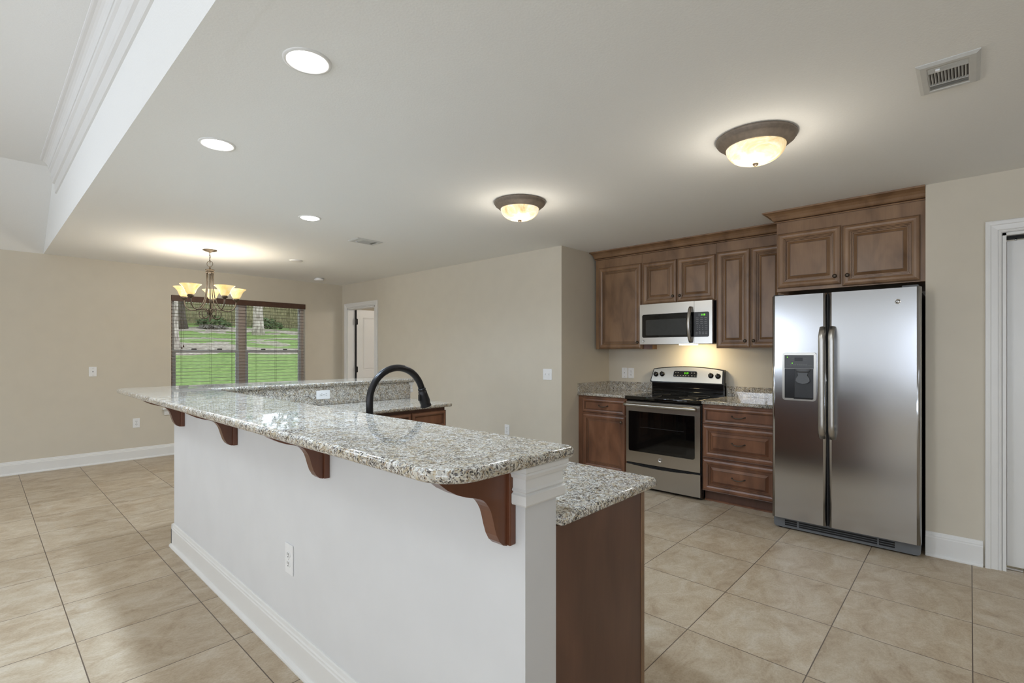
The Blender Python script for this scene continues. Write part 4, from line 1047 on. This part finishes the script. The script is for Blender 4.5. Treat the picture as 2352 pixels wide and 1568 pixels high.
for k in range(5):
    a = toCam - R(-31 + 72 * k) * -1 if False else toCam + R(31 - 72 * k)
    ctrl = [(.034, 2.2), (.036, 2.12), (.042, 2.02), (.055, 1.93), (.080, 1.862), (.12, 1.812), (.17, 1.787), (.22, 1.785), (.262, 1.800), (.29, 1.83), (.302, 1.87), (.305, 1.905)]
    b = B(); tube(b, [P(r, a, z) for r, z in ctrl], .0058, 8)
    # lower scroll
    scr = [(.17, 1.787), (.12, 1.795), (.07, 1.80), (.035, 1.785), (.02, 1.755), (.03, 1.72), (.06, 1.697), (.10, 1.70), (.125, 1.725), (.128, 1.76), (.11, 1.785)]
    tube(b, [P(r, a, z) for r, z in scr], .0048, 8)
    crl = [(.02, 1.74), (.03, 1.765), (.05, 1.79), (.075, 1.80), (.088, 1.79), (.08, 1.778), (.068, 1.785)]
    tube(b, [P(r, a + .5, z) for r, z in crl], .004, 6)
    arm = mesh('arm', b, 'chandelier_bronze', t, local=True)
    M_ = Matrix.Translation(P(.305, a, 0) [:2] + (-H,))
    b = B(); lathe(b, [(0, 1.895), (.012, 1.897), (.018, 1.908), (.032, 1.915), (.034, 1.922), (.024, 1.932), (.024, 1.942), (.0, 1.942)], 20, M_); mesh('cup', b, 'chandelier_bronze', arm, local=True)
    b = B(); lathe(b, [(r * .86, 1.93 + (z - 1.93) * .92) for r, z in [(.024, 1.930), (.040, 1.937), (.052, 1.955), (.062, 1.980), (.074, 2.005), (.094, 2.028), (.113, 2.042), (.115, 2.047), (.111, 2.046), (.09, 2.031), (.07, 2.006), (.058, 1.981), (.048, 1.957), (.036, 1.941), (.022, 1.935)]], 36, M_)
    sh = mesh('lamp_shade', b, 'amber_shade', arm, local=True)
    b = B(); lathe(b, [(0, 1.945), (.012, 1.947), (.014, 1.965), (.026, 1.99), (.024, 2.012), (.012, 2.022), (0, 2.023)], 16, M_); mesh('bulb', b, 'bulb_glow', arm, local=True)
    q = P(.305, a, 0); point_light('chandelier_bulb_%d' % k, (cxx + q[0], cyy + q[1], 2.0), 4.3, (1, .96, .89), .12)
point_light('hall_room_fill', (5.6, 5.6, 2.2), 22, (1, .9, .78), .1)  # unseen point light added to light the open hallway door

# ------------------------------------------------------------------ outdoors
def gz(y): return -.1 + .12 * max(0, y - 7.8)
b = B(); n = 24
vs = [[b.verts.new((-20 + 70 * i / n, YW + .3 + 60 * j / n, gz(YW + .3 + 60 * j / n) + (.12 * math.sin(i * 1.7 + j) if j > 2 else 0))) for i in range(n + 1)] for j in range(n + 1)]
for j in range(n):
    for i in range(n): b.faces.new((vs[j][i], vs[j][i + 1], vs[j + 1][i + 1], vs[j + 1][i]))
o = mesh('lawn_ground', b, 'lawn', org=(8, 20, 0)); struct(o, 'sloping green lawn with bare mulch bands seen through the window', 'lawn')
YFN = 33.0
t = thing('board_fence', 'weathered board privacy fence at the top of the lawn', 'fence', (13, YFN, gz(YFN)))
b = B(); random.seed(4)
x = -4.0
while x < 32: box(b, x, x + .135, YFN, YFN + .02, gz(YFN), gz(YFN) + 1.85 + random.uniform(-.02, .02)); x += .145
mesh('boards', b, 'fence_board', t)
b = B()
for z in (.35, 1.5): box(b, -4, 32, YFN - .04, YFN, gz(YFN) + z, gz(YFN) + z + .09)
mesh('rail', b, 'fence_board', t)
x = -4.0
while x < 32:
    b = B(); box(b, x, x + .1, YFN - .1, YFN - .04, gz(YFN) - .2, gz(YFN) + 1.8); mesh('post', b, 'fence_board', t); x += 3.0
def trunk(x, y, r, h, m, label, seed, cr=1.4):
    t = thing('tree', label, 'tree', (x, y, gz(y)), 0, 'trees outside the window')
    random.seed(seed); b = B(); z0 = gz(y) - .3
    pts = []; rr = []
    for i in range(12):
        s = i / 11; pts.append((x + .12 * math.sin(s * 3 + seed), y + .08 * math.cos(s * 4 + seed), z0 + h * s)); rr.append(r * (1 + .55 * math.exp(-s * 18)) * (1 - .35 * s))
    tube(b, pts, rr, 14); mesh('trunk', b, m, t)
    b = B(); cz = z0 + h
    for i in range(420):
        a = random.uniform(0, 2 * PI); q = random.random() ** .5 * cr; zz = cz + random.uniform(-2.6, 2.2); c = Vector((x + q * math.cos(a), y + q * math.sin(a), zz)); s = random.uniform(.12, .3)
        u = Vector((random.uniform(-1, 1), random.uniform(-1, 1), random.uniform(-1, 1))).normalized(); v = u.orthogonal().normalized()
        b.faces.new([b.verts.new(c + u * s), b.verts.new(c + v * s * .5), b.verts.new(c - u * s), b.verts.new(c - v * s * .5)])
    mesh('crown', b, 'leaf_green', t)
trunk(4.55, 20.9, .25, 9.5, 'bark_pale', 'pale-barked tree trunk at the left edge of the window view', 1)
trunk(9.95, 27.5, .24, 9.0, 'bark_pale', 'pale-barked tree trunk in the middle of the right window half', 2)
trunk(7.2, 30.5, .30, 9.0, 'bark_dark', 'dark tree trunk before the fence in the left window half', 3)
trunk(14.2, 31.0, .28, 9.0, 'bark_dark', 'dark tree trunk before the fence near the right window edge', 4, .9)
trunk(16.3, 30.4, .24, 8.5, 'bark_dark', 'dark tree trunk at the far right edge of the window view', 5, .9)
def shrub(x, y, r, m, label, cat, seed, flat=1.0, name='shrub'):
    random.seed(seed); b = B()
    for i in range(260):
        d = Vector((random.gauss(0, 1), random.gauss(0, 1), abs(random.gauss(0, 1)))).normalized() * r * random.uniform(.55, 1)
        c = Vector((x + d.x, y + d.y, gz(y) + d.z * flat + .02)); s = random.uniform(.08, .2)
        u = Vector((random.uniform(-1, 1), random.uniform(-1, 1), random.uniform(-.6, 1))).normalized(); v = u.orthogonal().normalized()
        b.faces.new([b.verts.new(c + u * s), b.verts.new(c + v * s * .5), b.verts.new(c - u * s), b.verts.new(c - v * s * .5)])
    tag(mesh(name, b, m, org=(x, y, gz(y))), label, cat)
shrub(9.2, 31.8, .9, 'shrub_green', 'low green shrub at the fence foot right of the dark trunk', 'shrub', 11, .7)
shrub(12.2, 32.0, .9, 'shrub_green', 'low green shrub at the fence foot beside the middle pale trunk', 'shrub', 12, .7)
shrub(8.7, 30.2, .75, 'brush_grey', 'low heap of grey brush before the fence', 'brush pile', 13, .22, 'brush_pile')
def far_tree(x, y, h, r, label, seed):
    t = thing('leafy_tree', label, 'tree', (x, y, gz(y)), 0, 'trees beyond the fence')
    random.seed(seed); b = B(); tube(b, [(x, y, gz(y) - .2), (x + .2, y, gz(y) + h)], [.25, .12], 8); mesh('trunk', b, 'bark_dark', t)
    b = B()
    for i in range(900):
        d = Vector((random.gauss(0, 1), random.gauss(0, 1), random.gauss(0, 1))).normalized() * random.random() ** .4
        c = Vector((x + d.x * r, y + d.y * r, gz(y) + h * .62 + d.z * h * .5)); s = random.uniform(.18, .42)
        u = Vector((random.uniform(-1, 1), random.uniform(-1, 1), random.uniform(-1, 1))).normalized(); v = u.orthogonal().normalized()
        b.faces.new([b.verts.new(c + u * s), b.verts.new(c + v * s * .6), b.verts.new(c - u * s), b.verts.new(c - v * s * .6)])
    mesh('crown', b, 'leaf_green', t)
for i, (x, y, h, r) in enumerate(((4, 38, 8, 1.9), (8.5, 40, 9, 1.9), (13, 38, 8.5, 1.9), (17.5, 41, 9, 1.9), (22, 39, 8, 1.9))):
    far_tree(x, y, h, r, 'green leafy tree beyond the fence, %s of five' % ('first from the left', 'second from the left', 'the middle one', 'fourth from the left', 'last on the right')[i:i + 1][0] if False else
             'green leafy tree beyond the board fence, ' + ('first from the left', 'second from the left', 'middle of the five', 'fourth from the left', 'last on the right')[i], 20 + i)
